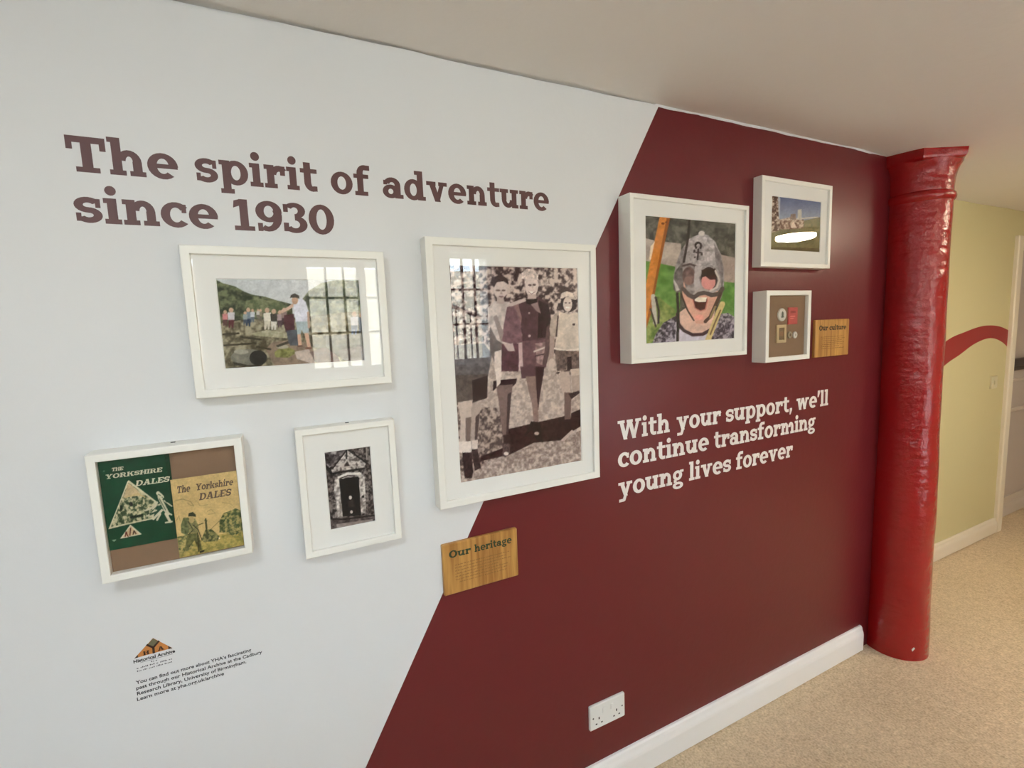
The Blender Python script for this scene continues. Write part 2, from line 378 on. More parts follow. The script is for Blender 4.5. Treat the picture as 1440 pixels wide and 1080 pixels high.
def lay_word(mb, word, x0, x1, z, cap, y0, y1, shear=0.0, gap=.035):
    w = sum((.3 if c == ' ' else glyph(c)[3] + gap) for c in word) - gap
    k = cap / CAP; sx = (x1 - x0) / w; x = 0
    for c in word:
        if c == ' ': x += .3; continue
        vs, fs, rim, adv = glyph(c); n = len(vs)
        P = [(x0 + (x + a) * sx + b * k * shear, z + b * k) for a, b in vs]
        mb.add([(a, y0, b) for a, b in P] + [(a, y1, b) for a, b in P],
               fs + [tuple(n + i for i in f[::-1]) for f in fs] + [(a, n + a, n + b, b) for a, b in rim])
        x += adv + gap
    return mb

def type_mesh(text, x0, x1, z, size, y, bold=.006, ex=.0002):
    """a line of plain sans lettering, fitted between x0 and x1"""
    c = bpy.data.curves.new('line', 'FONT'); c.body = text; c.size = size; c.offset = bold * size; c.extrude = ex; c.resolution_u = 3
    o = bpy.data.objects.new('line', c); COL.objects.link(o); bpy.context.view_layer.update()
    me = bpy.data.meshes.new_from_object(o.evaluated_get(bpy.context.evaluated_depsgraph_get()))
    xs = [v.co.x for v in me.vertices]; a, b = min(xs), max(xs); k = (x1 - x0) / (b - a)
    vs = [(x0 + (v.co.x - a) * k, y - v.co.z, z + v.co.y) for v in me.vertices]; fs = [tuple(p.vertices) for p in me.polygons]
    bpy.data.objects.remove(o); bpy.data.curves.remove(c); bpy.data.meshes.remove(me)
    return vs, fs

# ------------------------------------------------------------------ the room
def slab(x0, x1, y0, y1, z0, z1): return MB().box(x0, x1, y0, y1, z0, z1)
XL, XR, YB = -2.6, 6.8, -2.5
struct('floor', slab(XL - .2, XR + .2, YB - .2, .9, -.12, 0), carpet)
def ceiling_mesh():
    mb = MB()
    xs = [XL - .2 + (XR + .4 - XL) * i / 120 for i in range(121)]
    ys = [.9, .26, .12, .0, -.03, -.08, -.15, -.25, -.6, -1.2, -2.0, YB - .2]
    rnd = random.Random(4)
    def h(x, y):
        lift = .022 if x < 2.3 else max(0., .022 * (1 - (x - 2.3) / .35))
        base = 2.256 + lift * (1 if y >= 0 else max(0, 1 + y / .22))
        return base + .0018 * math.sin(x * 2.3 + y * 1.7) * (1 if y < -.1 else 0) + (.0012 * math.sin(x * 9) + .0008 * math.sin(x * 23 + 1) if y > -.05 else 0)
    n = len(ys)
    vs = [(x, y, h(x, y)) for x in xs for y in ys] + [(x, y, 2.42) for x in xs for y in (ys[0], ys[-1])]
    fs = []
    for i in range(120):
        for j in range(n - 1): fs.append((i * n + j, i * n + j + 1, (i + 1) * n + j + 1, (i + 1) * n + j))
    b = len(xs) * n
    for i in range(120): fs.append((b + 2 * i, b + 2 * i + 2, b + 2 * i + 3, b + 2 * i + 1))
    return mb.add(vs, fs)
struct('ceiling', ceiling_mesh(), ceil_m, smooth=40)
def mural_wall():
    mb = MB(); XE = 2.50
    xs = [XL + (XE - XL) * i / 260 for i in range(261)]
    def top(x):
        if x > 1.135: return 2.292
        return 2.2715 + .0016 * math.sin(x * 7.1) + .0012 * math.sin(x * 17 + 2) + .0007 * math.sin(x * 41) - (.004 if x < .05 else 0)
    n = len(xs)
    vs = [(x, 0, 0) for x in xs] + [(x, 0, top(x)) for x in xs] + [(x, .012, top(x)) for x in xs] + [(x, .012, 2.30) for x in xs] + [(x, .14, 2.30) for x in xs] + [(x, .14, 0) for x in xs]
    fs = []
    for k in range(5):
        for i in range(n - 1): fs.append((k * n + i, k * n + i + 1, (k + 1) * n + i + 1, (k + 1) * n + i))
    fs.append(tuple(k * n + n - 1 for k in range(6)))
    return mb.add(vs, fs)
struct('wall_front', mural_wall(), mural)
# rounded end of the skirting, which stops just short of the column
def skirting(mb, x0, x1, yw, h, d=.02):
    prof = [(yw, .005), (yw, h), (yw - d * .35, h), (yw - d * .6, h - .006), (yw - d * .7, h - .018), (yw - d * .92, h - .03), (yw - d, h - .04), (yw - d, .005)]
    return mb.extrude_x(prof[::-1], x0, x1)
struct('baseboard_front', skirting(MB(), XL, 2.392, 0, .122), gloss_white)

GX0, GX1, GY = 2.50, 4.55, .255        # green passage wall
g = MB(); g.box(2.50, GX1, GY, GY + .09, 0, 2.30); g.box(GX1, 5.50, GY, GY + .09, 2.05, 2.30); g.box(5.50, XR, GY, GY + .09, 0, 2.30); g.box(2.44, 2.50, .14, GY + .09, 0, 2.30)
wall_far = struct('wall_far', g, green_m)
def band():
    up = [(2.5, .86), (2.9, 1.02), (3.3, 1.22), (3.667, 1.409), (3.93, 1.466), (4.17, 1.496), (4.387, 1.487), (4.551, 1.452)]
    lo = [(4.551, 1.337), (4.431, 1.386), (4.264, 1.412), (4.062, 1.384), (3.874, 1.324), (3.653, 1.251), (3.3, 1.05), (2.9, .87), (2.5, .71)]
    def smooth(P):
        out = []
        for i in range(len(P) - 1):
            p0 = P[max(i - 1, 0)]; p1 = P[i]; p2 = P[i + 1]; p3 = P[min(i + 2, len(P) - 1)]
            for k in range(6):
                t = k / 6
                out.append(tuple(.5 * (2 * p1[j] + (p2[j] - p0[j]) * t + (2 * p0[j] - 5 * p1[j] + 4 * p2[j] - p3[j]) * t * t + (3 * p1[j] - p0[j] - 3 * p2[j] + p3[j]) * t ** 3) for j in (0, 1)))
        return out + [P[-1]]
    U = smooth(up); L = smooth(lo[::-1]); mb = MB()
    def at(P, x):
        for a, b in zip(P, P[1:]):
            if a[0] <= x <= b[0]: return a[1] + (b[1] - a[1]) * (x - a[0]) / max(1e-6, b[0] - a[0])
        return P[-1][1]
    X = [2.5 + (4.549 - 2.5) * i / 60 for i in range(61)]
    for a, b in zip(X, X[1:]): mb.prism([(a, at(L, a)), (b, at(L, b)), (b, at(U, b)), (a, at(U, a))], GY - .0008, GY + .001)
    return mb
obj('painted_wave', band(), wave_m, wall_far)['label'] = 'dark red wave band painted along the green wall'
struct('baseboard_far', skirting(MB(), 2.5, 4.552, GY, .11), cream_wood)
tr = MB()
tr.box(4.538, 4.612, GY - .024, GY, 0, 2.09, .006); tr.box(4.6121, 5.4899, GY - .0238, GY, 2.016, 2.0898, .006); tr.box(5.49, 5.57, GY - .024, GY, 0, 2.09, .006)
tr.box(4.59, 4.6105, GY + .0005, .34, 0, 2.04); tr.box(5.4905, 5.50, GY + .0005, .34, 0, 2.04); tr.box(4.6106, 5.4904, GY + .0005, .34, 2.02, 2.04)
struct('trim_1', tr, cream_wood)
pw = MB(); pw.box(4.5, XR, .345, .43, 0, 2.4)
struct('wall_recess', pw, mauve)
p2 = MB()
skirting(p2, 4.62, 5.488, .345, .105, .016)
p2.box(4.62, 5.488, .329, .345, .825, .852, .004); p2.box(4.62, 5.488, .333, .345, 1.055, 1.075, .004)
for xx in (4.62, 5.43): p2.box(xx, xx + .06, .3355, .345, .1555, .8245)
p2.box(4.62, 5.488, .335, .345, .1055, .155)
struct('trim_2', p2, M('dado_woodwork', (.60, .54, .49), .4))
t = thing('handrail', 'dark wooden handrail fixed across the panelled recess beyond the green wall', 'handrail', (5.05, .345, 1.14))
obj('rail', MB().box(4.64, 5.47, .295, .325, 1.178, 1.235, .006), dark_rail, t)
obj('wall_plate', MB().box(4.64, 5.47, .327, .3449, 1.14, 1.178, .004), dark_rail, t)
for xx in (4.75, 5.35): obj('bracket', MB().box(xx, xx + .025, .318, .345, 1.15, 1.20), dark_rail, t)

# back wall with the windows (some seen in the picture glass), side walls
WIN = [(-.88, -.41, 1.33, 2.17, ()), (.20, 1.01, 1.33, 2.13, (.605,)), (1.27, 1.66, 1.33, 2.22, ()), (2.63, 3.02, .40, 2.22, ())]  # the last, low and off the picture glass, is added to light the floor
bw = MB(); xa = XL - .2
for x0, x1, z0, z1, mid in sorted(WIN):
    bw.box(xa, x0, YB - .35, YB, 0, 2.42); bw.box(x0, x1, YB - .35, YB, 0, z0); bw.box(x0, x1, YB - .35, YB, z1, 2.42); xa = x1
bw.box(xa, XR + .2, YB - .35, YB, 0, 2.42)
struct('wall_back', bw, plain_white)
struct('wall_left', slab(XL - .2, XL, YB, .14, 0, 2.42), plain_white)
struct('wall_right', slab(XR, XR + .2, YB, .9, 0, 2.42), plain_white)
for k, (x0, x1, z0, z1, mid) in enumerate(WIN, 1):
    yw = YB - .12
    f = MB(); f.rect_sweep(x0, x1, z0, z1, [(0, yw - .03), (0, yw + .03), (.035, yw + .03), (.035, yw - .03)], close=True)
    for m in mid: f.box(m - .03, m + .03, yw - .03, yw + .03, z0 + .035, z1 - .035)
    wo = struct('window_%d' % k, f, gloss_white)
    bars = MB(); edges = [x0 + .035] + [m for m in mid] + [x1 - .035]
    for a, b in zip(edges, edges[1:]):
        for j in (1, 2): bars.box(a + (b - a) * j / 3 - .008, a + (b - a) * j / 3 + .008, yw - .012, yw + .012, z0 + .035, z1 - .035)
    for zz in (.36, .68): bars.box(x0 + .035, x1 - .035, yw - .0119, yw + .0119, z0 + (z1 - z0) * zz - .008, z0 + (z1 - z0) * zz + .008)
    obj('glazing_bars', bars, black_iron, wo)
    obj('window_pane', MB().box(x0 + .036, x1 - .036, yw - .003, yw + .001, z0 + .036, z1 - .036), glass_material('window_glass', 1.45), wo)
    obj('window_sill', MB().box(x0 - .03, x1 + .03, YB - .085, YB + .05, z0 - .025, z0 + .002), gloss_white, wo)
struct('ground_outside', slab(-9, 12, -12, YB - .36, .85, .95), ground_m)
struct('wall_outside', slab(-9, 12, -10.4, -10, .95, 3.05), stone)
t = thing('railing', 'black iron stair railing in the yard outside the windows', 'railing', (2.2, -3.9, .95))
obj('handrail', MB().tube((1.4, -3.9, 2.02), (3.2, -3.9, 1.30), .022), black_iron, t)
for i in range(10):
    xx = 1.46 + i * .17; obj('baluster', MB().tube((xx, -3.9, .95), (xx, -3.9, 2.0 - (xx - 1.4) * .4), .009, 8), black_iron, t)

# ------------------------------------------------------------------ ceiling lamps
def lamp(x, y, label, col, st, r):
    t = thing('ceiling_light', label, 'ceiling light', (x, y, 2.256), 'round ceiling lights')
    obj('base', MB().lathe([(r * 1.06, 2.222), (r * 1.08, 2.23), (r * 1.08, 2.254)], x, y, 48), gloss_white, t, 40)
    obj('diffuser', MB().lathe([(r * .30, 2.186), (r * .7, 2.188), (r * .93, 2.194), (r, 2.203), (r, 2.2219)], x, y, 48), emit_material('lit_diffuser', col, st), t, 60)
lamp(-.43, -1.25, 'lit round flush ceiling light opposite the white half of the wall', (.84, .93, 1.0), LAMP_NEAR, .12)
lamp(3.63, -1.25, 'lit warm round flush ceiling light near the red column', (1, .82, .60), LAMP_FAR, .135)

lamp(2.52, -2.2, 'lit warm round flush ceiling light by the back wall facing the column', (1, .86, .68), LAMP_BACK, .10)
# ------------------------------------------------------------------ cast-iron column
CX, CY = 2.577, -.058
t = thing('column', 'glossy red painted cast-iron column at the end of the maroon wall', 'column', (CX, CY, 0))
rw = random.Random(2)
ph = [rw.uniform(0, 6.28) for _ in range(6)]
def wob(a, z): return .0011 * math.sin(2 * a + 5 * z + ph[0]) + .0009 * math.sin(3 * a - 9 * z + ph[1]) + .0007 * math.sin(23 * z + a + ph[2])
prof = []
for i in range(61):
    z = 2.07 * i / 60
    r = np.interp(z, [0, .02, .39, .74, 1.08, 1.4, 1.72, 2.0, 2.07], [.1305, .1300, .1268, .1245, .1206, .1197, .1186, .1166, .1165]); prof.append((float(r), z))
obj('shaft', MB().lathe(prof, CX, CY, 72, True, wob), red, t, 50)
obj('astragal', MB().lathe([(.112, 2.060), (.120, 2.064), (.1265, 2.074), (.128, 2.084), (.1255, 2.094), (.119, 2.102), (.112, 2.104)], CX, CY, 64), red, t, 60)
obj('capital', MB().lathe([(.1165, 2.10), (.1175, 2.13), (.1195, 2.155), (.1245, 2.182), (.132, 2.205), (.1405, 2.220), (.1405, 2.226)], CX, CY, 64, True, wob), red, t, 50)
ab = MB(); R8 = .168
pts = [(CX + R8 * math.cos(math.radians(208 + 60 * k)), CY + R8 * math.sin(math.radians(208 + 60 * k))) for k in range(6)]
def oct_at(k, z): return [(CX + (x - CX) * k, CY + (y - CY) * k, z) for x, y in pts]
layers = [oct_at(.90, 2.218), oct_at(.965, 2.224), oct_at(.985, 2.232), oct_at(1.0, 2.254), oct_at(.995, 2.275)]
vs = [p for L in layers for p in L]; fs = [tuple(range(5, -1, -1)), tuple(range(24, 30))]
for i in range(4): fs += [(i * 6 + k, i * 6 + (k + 1) % 6, (i + 1) * 6 + (k + 1) % 6, (i + 1) * 6 + k) for k in range(6)]
obj('abacus', ab.add(vs, fs), red, t)
ca = math.radians(237); ch = MB()
cxp, cyp = CX + .1318 * math.cos(ca), CY + .1318 * math.sin(ca); tx, ty = -math.sin(ca), math.cos(ca)
ch.add([(cxp + tx * s, cyp + ty * s, z) for s, z in ((-.006, .058), (-.003, .050), (.007, .064), (.003, .070))] + [(cxp - .004 * math.cos(ca) + tx * s, cyp - .004 * math.sin(ca) + ty * s, z) for s, z in ((-.006, .058), (-.003, .050), (.007, .064), (.003, .070))], [(0, 1, 2, 3), (7, 6, 5, 4), (0, 4, 5, 1), (1, 5, 6, 2), (2, 6, 7, 3), (3, 7, 4, 0)])
obj('paint_chip', ch, bevel_m, t)['label'] = 'small white chip in the red paint'

# ------------------------------------------------------------------ wall lettering
def lettering(name, label, mat, lines, cap, ex=.0007):
    xs = [w[1] for L in lines for w in L[1]]
    t = thing(name, label, 'lettering', (min(xs), 0, lines[-1][0]))
    for z, words in lines:
        for w, a, b in words: obj('word', lay_word(MB(), w, a, b, z, cap, -ex, -.00005), mat, t)
lettering('heading_lettering', 'large maroon slab lettering across the top of the white wall', maroon_vinyl,
          [(1.9225, [('The', -0.3264, -0.1518), ('spirit', -0.1217, 0.1149), ('of', 0.144, 0.2318), ('adventure', 0.2624, 0.7295)]),
           (1.8278, [('since', -0.3261, -0.0902), ('1930', -0.0596, 0.1449)])], .0655)
lettering('slogan_lettering', 'white slab lettering in three lines on the maroon wall', white_vinyl,
          [(1.2205, [('With', 0.9636, 1.1859), ('your', 1.2183, 1.4337), ('support,', 1.4604, 1.8411), ("we'll", 1.8678, 2.0788)]),
           (1.1300, [('continue', 0.9627, 1.3735), ('transforming', 1.4006, 1.9955)]),
           (1.0310, [('young', 0.9629, 1.2503), ('lives', 1.2775, 1.4909), ('forever', 1.5181, 1.8509)])], .0640)
t = thing('notice_lettering', 'four lines of small black lettering low on the white wall', 'lettering', (-.33, 0, .83))
for z, a, b, s in ((.8672, -.3316, -.1139, "You can find out more about YHA\u2019s fascinating"), (.8545, -.3322, -.0924, "past through our Historical Archive at the Cadbury"),
                   (.8418, -.3323, -.1262, "Research Library, University of Birmingham."), (.8292, -.3336, -.1723, "Learn more at yha.org.uk/archive")):
    mb = MB(); mb.add(*type_mesh(s, a, b, z, .0108, -.0002, .018)); obj('text_line', mb, black_vinyl, t)
t = thing('logo_decal', 'orange and olive triangle emblem above the small black lettering', 'emblem', (-.295, 0, .8915))
def tri(pts, y=-.0006): return MB().prism(_ccw(pts), y, -.00004)
obj('triangle', tri([(-.3283, .9262), (-.2615, .9266), (-.2927, .9604)]), orange_vinyl, t)
obj('triangle_top', tri([(-.3035, .9487), (-.2938, .9398), (-.2838, .9500), (-.2927, .9597)], -.0009), olive_vinyl, t)
y_ = MB()
for a, b, w in (((-.2944, .9262), (-.2940, .9400), .0021), ((-.2940, .9395), (-.3050, .9495), .0019), ((-.2940, .9395), (-.2828, .9508), .0019)):
    d = Vector((b[0] - a[0], b[1] - a[1])).normalized(); n = Vector((-d.y, d.x)) * w
    y_.prism(_ccw([(a[0] + n.x, a[1] + n.y), (a[0] - n.x, a[1] - n.y), (b[0] - n.x, b[1] - n.y), (b[0] + n.x, b[1] + n.y)]), -.0012, -.00004)
lay_word(y_, 'H', -.3125, -.3022, .9275, .0085, -.0012, -.00004); lay_word(y_, 'A', -.2868, -.2755, .9290, .0085, -.0012, -.00004)
y_.prism([(-.3283, .9262), (-.322, .9262), (-.322, .9322)], -.0011, -.00004); y_.prism([(-.2682, .9264), (-.2615, .9266), (-.2682, .9338)], -.0011, -.00004)
obj('emblem_letters', y_, M('emblem_brown', (.05, .022, .012), .5), t)
mb = MB(); mb.add(*type_mesh('Historical Archive', -.3308, -.2573, .9152, .0098, -.0002, .03)); obj('emblem_caption', mb, black_vinyl, t)
rs = random.Random(8)
def scribble(mb, x0, x1, z, h, y0, y1, rnd):
    x = x0
    while x < x1 - h:
        w = min(rnd.uniform(1.2, 5.5) * h, x1 - x)
        n = max(1, int(w / (h * .8)))
        for i in range(n):
            a = x + w * i / n; hh = h * rnd.choice((.6, .6, .75, 1.0))
            mb.box(a, a + w / n * .62, y0, y1, z, z + hh)
        x += w + h * .7
    return mb
mb = MB(); scribble(mb, -.301, -.289, .9075, .0028, -.0003, -.00004, rs); scribble(mb, -.327, -.263, .9008, .0030, -.0003, -.00004, rs); scribble(mb, -.327, -.264, .8942, .0030, -.0003, -.00004, rs)
mb.box(-.320, -.262, -.00025, -.00004, .9125, .9131)
obj('fine_print', mb, grey_vinyl, t)

# ------------------------------------------------------------------ painted prints (flat pictures printed on paper)
def vnoise(x, y, seed):
    xi = np.floor(x).astype(np.int64); yi = np.floor(y).astype(np.int64); fx = x - xi; fy = y - yi
    fx = fx * fx * (3 - 2 * fx); fy = fy * fy * (3 - 2 * fy)
    def h(a, b):
        n = (a * 374761393 + b * 668265263 + seed * 1442695041) & 0x7fffffff
        n = ((n ^ (n >> 13)) * 1274126177) & 0x7fffffff
        return ((n ^ (n >> 16)) & 0xffff) / 65535.0
    return (h(xi, yi) * (1 - fx) + h(xi + 1, yi) * fx) * (1 - fy) + (h(xi, yi + 1) * (1 - fx) + h(xi + 1, yi + 1) * fx) * fy
class Picture:
    """a picture painted on a fine grid of printed dots. quad = the four corners of the sketch (TL, TR, BR, BL)
    in the sketch's own units; view() picks the sub-sketch in which the next shapes are given."""
    SSX = 2
    def __init__(s, nx, ny, quad):
        s.nx, s.ny = nx, ny; k = s.SSX; W, H = (nx + 1) * k, (ny + 1) * k
        u = (np.arange(W) + .5) / W; v = (np.arange(H) + .5) / H
        U, V = np.meshgrid(u, v)
        src = [(0, 0), (1, 0), (1, 1), (0, 1)]; A = []; B = []
        for (a, b), (X, Y) in zip(src, quad):
            A.append([a, b, 1, 0, 0, 0, -a * X, -b * X]); B.append(X); A.append([0, 0, 0, a, b, 1, -a * Y, -b * Y]); B.append(Y)
        h = np.linalg.solve(np.array(A, float), np.array(B, float))
        D = h[6] * U + h[7] * V + 1
        s.GX = (h[0] * U + h[1] * V + h[2]) / D; s.GY = (h[3] * U + h[4] * V + h[5]) / D
        s.img = np.zeros((H, W, 3)); s.view(0, 0, 1)
    def view(s, ox, oy, k):
        s.X = (s.GX - ox) * k; s.Y = (s.GY - oy) * k; return s
    def noise(s, size, seed=1, octaves=3):
        x = s.GX / size; y = s.GY / size; n = 0; a = .5; tot = 0
        for o in range(octaves): n = n + a * vnoise(x, y, seed + o * 7); tot += a; x = x * 2.03 + 11; y = y * 2.03 + 5; a *= .6
        return n / tot
    def put(s, m, col, tex=None):
        c = np.array(col, float)
        if tex is None: s.img[m] = c
        else:
            amt, size, seed = tex; n = (s.noise(size, seed) - .5)[m] * 2 * amt
            s.img[m] = c[None, :] * (1 + n[:, None])
    def mix2(s, m, c0, c1, size, seed, lo=.4, hi=.6):
        n = np.clip((s.noise(size, seed) - lo) / (hi - lo), 0, 1)[m][:, None]
        s.img[m] = np.array(c0, float) * (1 - n) + np.array(c1, float) * n
    def inside(s, pts):
        m = np.zeros(s.X.shape, bool); n = len(pts)
        for i in range(n):
            x1, y1 = pts[i]; x2, y2 = pts[(i + 1) % n]
            if y1 == y2: continue
            c = ((s.Y >= min(y1, y2)) & (s.Y < max(y1, y2)))
            m ^= c & (s.X < (x2 - x1) * (s.Y - y1) / (y2 - y1) + x1)
        return m
    def poly(s, pts, col, tex=None): s.put(s.inside(pts), col, tex)
    def ell(s, cx, cy, rx, ry, col, tex=None): s.put(((s.X - cx) / rx) ** 2 + ((s.Y - cy) / ry) ** 2 < 1, col, tex)
    def line(s, pts, w, col):
        for (x1, y1), (x2, y2) in zip(pts, pts[1:]):
            dx, dy = x2 - x1, y2 - y1; L2 = dx * dx + dy * dy + 1e-9
            t = np.clip(((s.X - x1) * dx + (s.Y - y1) * dy) / L2, 0, 1)
            s.img[(s.X - x1 - t * dx) ** 2 + (s.Y - y1 - t * dy) ** 2 < (w / 2) ** 2] = col
    def build(s, name, x0, x1, z0, z1, y, parent, gain=1.0):
        k = s.SSX; nx, ny = s.nx, s.ny
        grain = 1 + .14 * (s.noise(1.5, 91, 2) - .5) + .10 * (s.noise(5.5, 92, 2) - .5)      # print grain
        im = np.clip(s.img * grain[..., None], 0, 255).reshape(ny + 1, k, nx + 1, k, 3).mean((1, 3))
        col = np.clip(lin(im) * gain - .018, .003, 1)      # the print's own deep blacks
        o0 = parent_world(parent)
        gx, gz = np.meshgrid(np.linspace(x0, x1, nx + 1) - o0.x, np.linspace(z1, z0, ny + 1) - o0.z)
        co = np.stack([gx, np.full_like(gx, y - o0.y), gz], -1).reshape(-1, 3)
        nv = len(co); nf = nx * ny
        idx = np.arange(nv).reshape(ny + 1, nx + 1)
        f = np.stack([idx[1:, :-1], idx[1:, 1:], idx[:-1, 1:], idx[:-1, :-1]], -1).reshape(-1, 4)
        # a thin sheet: back face and rim make it real paper
        me = bpy.data.meshes.new(name); me.vertices.add(nv); me.vertices.foreach_set('co', co.ravel())
        me.loops.add(nf * 4); me.loops.foreach_set('vertex_index', f.ravel().astype(np.int32))
        me.polygons.add(nf); me.polygons.foreach_set('loop_start', np.arange(0, nf * 4, 4, dtype=np.int32))
        me.update(calc_edges=True); me.validate()
        a = me.color_attributes.new('Col', 'FLOAT_COLOR', 'POINT')
        a.data.foreach_set('color', np.concatenate([col.reshape(-1, 3), np.ones((nv, 1))], 1).astype(np.float32).ravel())
        me.materials.append(paper)
        o = bpy.data.objects.new(name, me); COL.objects.link(o); o.parent = parent
        return o

def paint_hikers():
    p = Picture(180, 264, [(631.1, 374.8), (812.8, 374.7), (817.2, 647.8), (647.8, 680)])
    A = (620, 360, 6.352); B = (620, 500, 5.4)
    p.view(*A); p.mix2(p.Y > -1e9, (62, 46, 48), (205, 188, 180), 5.5, 3, .38, .62)
    grass = p.inside([(0, 830), (400, 800), (700, 880), (960, 880), (1000, 900), (1400, 880), (1400, 3000), (0, 3000)])
    p.mix2(grass, (160, 145, 138), (205, 190, 180), 4, 9, .3, .7)
    p.view(*B)
    p.mix2(p.inside([(90, 400), (420, 400), (520, 560), (500, 740), (300, 860), (110, 900)]), (85, 72, 70), (185, 168, 158), 4, 12, .35, .65)
    p.mix2(p.inside([(110, 900), (520, 740), (1070, 560), (1090, 820), (140, 990)]), (135, 118, 112), (200, 185, 176), 3.4, 15, .3, .7)
    p.poly([(505, 560), (690, 515), (920, 460), (1075, 395), (1075, 520), (960, 590), (900, 640), (700, 660), (520, 750), (300, 800), (310, 760), (500, 690)], (58, 40, 42), (.35, 3, 4))
    p.poly([(900, 640), (985, 560), (1000, 570), (925, 650)], (190, 172, 164))
    # walker at the left edge
    p.poly([(95, -60), (330, -80), (390, 0), (360, 170), (110, 180)], (105, 100, 102), (.3, 5, 5))
    p.poly([(105, 165), (360, 150), (355, 330), (240, 370), (118, 385)], (98, 88, 84), (.25, 5, 6)); p.poly([(240, 200), (360, 160), (352, 330), (250, 360)], (62, 50, 50))
    p.poly([(138, 365), (245, 345), (238, 480), (228, 665), (152, 665), (158, 500)], (196, 180, 170)); p.poly([(195, 480), (238, 470), (228, 660), (195, 660)], (120, 104, 98))
    p.poly([(236, 400), (305, 360), (298, 520), (280, 650), (236, 650)], (172, 156, 148)); p.poly([(268, 470), (300, 440), (280, 650), (262, 650)], (85, 70, 68))
    p.poly([(142, 655), (236, 652), (238, 735), (145, 738)], (226, 214, 206)); p.poly([(238, 645), (286, 640), (284, 710), (240, 715)], (214, 200, 192))
    p.poly([(172, 735), (238, 735), (252, 880), (240, 925), (190, 925), (180, 860)], (58, 44, 46), (.5, 2.5, 3)); p.poly([(240, 712), (284, 708), (310, 850), (262, 870)], (62, 48, 50), (.5, 2.5, 8))
    # man with shirt and jacket
    p.view(*A)
    p.poly([(420, 480), (480, 420), (610, 420), (650, 470), (700, 800), (560, 850), (470, 830), (430, 640)], (196, 184, 180), (.2, 6, 7))
    p.poly([(590, 470), (640, 450), (700, 480), (725, 780), (640, 800), (545, 775), (560, 640)], (122, 92, 100), (.25, 5, 3)); p.poly([(470, 560), (500, 540), (560, 700), (540, 790)], (150, 135, 132))
    p.poly([(440, 640), (500, 760), (560, 800), (555, 1000), (500, 1010), (440, 860)], (110, 100, 98), (.2, 5, 4))
    p.poly([(480, 870), (540, 850), (545, 1090), (500, 1130), (480, 1010)], (214, 200, 192))
    p.poly([(545, 800), (720, 790), (690, 1040), (540, 1040)], (92, 62, 70), (.25, 5, 8)); p.poly([(560, 800), (640, 790), (660, 860), (600, 860)], (190, 172, 170))
    p.ell(532, 305, 60, 95, (206, 190, 184)); p.poly([(462, 260), (480, 200), (540, 180), (600, 220), (605, 270), (560, 240), (500, 250), (475, 300)], (66, 50, 52))
    p.ell(512, 322, 22, 9, (120, 100, 96)); p.ell(560, 322, 18, 9, (115, 96, 92)); p.ell(540, 378, 24, 7, (120, 92, 92)); p.poly([(534, 320), (556, 355), (530, 358)], (170, 150, 144))
    p.poly([(505, 385), (560, 385), (570, 440), (500, 440)], (180, 162, 156))
    p.view(*B)
    p.poly([(400, 200), (575, 180), (570, 215), (545, 240), (425, 250), (395, 280)], (58, 40, 44))
    p.poly([(420, 235), (545, 225), (535, 300), (510, 420), (508, 605), (470, 612), (450, 460), (440, 360)], (126, 106, 102), (.12, 6, 3)); p.poly([(505, 300), (535, 280), (510, 600), (495, 600)], (80, 64, 64))
    p.poly([(470, 605), (522, 598), (528, 670), (475, 672)], (64, 48, 50)); p.poly([(478, 670), (525, 668), (520, 750), (485, 770), (465, 740)], (92, 78, 78), (.5, 2, 3)); p.ell(495, 742, 18, 13, (228, 216, 210))
    p.poly([(415, 110), (455, 100), (452, 220), (425, 245)], (224, 212, 204))
    # woman in the middle
    p.view(*A)
    p.poly([(690, 430), (760, 390), (870, 370), (960, 430), (985, 600), (975, 740), (860, 790), (725, 780), (715, 560)], (84, 60, 66), (.18, 6, 5)); p.poly([(870, 400), (960, 440), (985, 640), (960, 730), (860, 740)], (52, 34, 40), (.2, 5, 4))
    p.poly([(620, 440), (700, 400), (760, 400), (690, 440), (720, 560), (715, 620), (660, 470)], (140, 112, 112), (.2, 6, 8)); p.line([(620, 450), (750, 400)], 30, (196, 180, 176))
    p.poly([(725, 770), (960, 745), (935, 1000), (730, 1000)], (110, 82, 88), (.2, 5, 9)); p.poly([(840, 790), (950, 770), (940, 900), (900, 980), (850, 960)], (150, 124, 124), (.4, 4, 6)); p.line([(830, 860), (930, 820)], 16, (208, 194, 188)); p.line([(840, 900), (920, 880)], 10, (70, 50, 54))
    p.poly([(940, 640), (985, 600), (975, 820), (940, 970), (900, 980), (920, 860)], (96, 76, 76), (.2, 5, 2))
    p.poly([(690, 790), (725, 790), (725, 960), (695, 960)], (190, 164, 164)); p.ell(712, 985, 20, 50, (206, 182, 182))
    p.ell(808, 270, 58, 105, (220, 204, 198)); p.poly([(722, 215), (720, 160), (770, 118), (830, 130), (868, 180), (865, 225), (820, 205), (760, 210), (745, 290)], (206, 190, 184), (.4, 3, 4)); p.poly([(722, 215), (745, 215), (752, 300), (735, 260)], (110, 90, 90))
    p.ell(793, 268, 16, 9, (90, 68, 68)); p.ell(832, 264, 16, 9, (90, 68, 68)); p.ell(808, 335, 30, 10, (244, 236, 230)); p.line([(780, 330), (808, 348), (838, 328)], 5, (120, 84, 84)); p.line([(815, 270), (822, 305)], 5, (180, 160, 154))
    p.poly([(775, 350), (845, 350), (850, 400), (770, 400)], (196, 176, 170)); p.poly([(755, 395), (860, 388), (850, 435), (800, 450), (760, 430)], (44, 30, 34)); p.poly([(800, 440), (860, 420), (890, 520), (850, 500)], (150, 130, 130)); p.ell(786, 518, 9, 9, (170, 150, 150)); p.ell(788, 722, 11, 11, (190, 172, 172))
    p.view(*B)
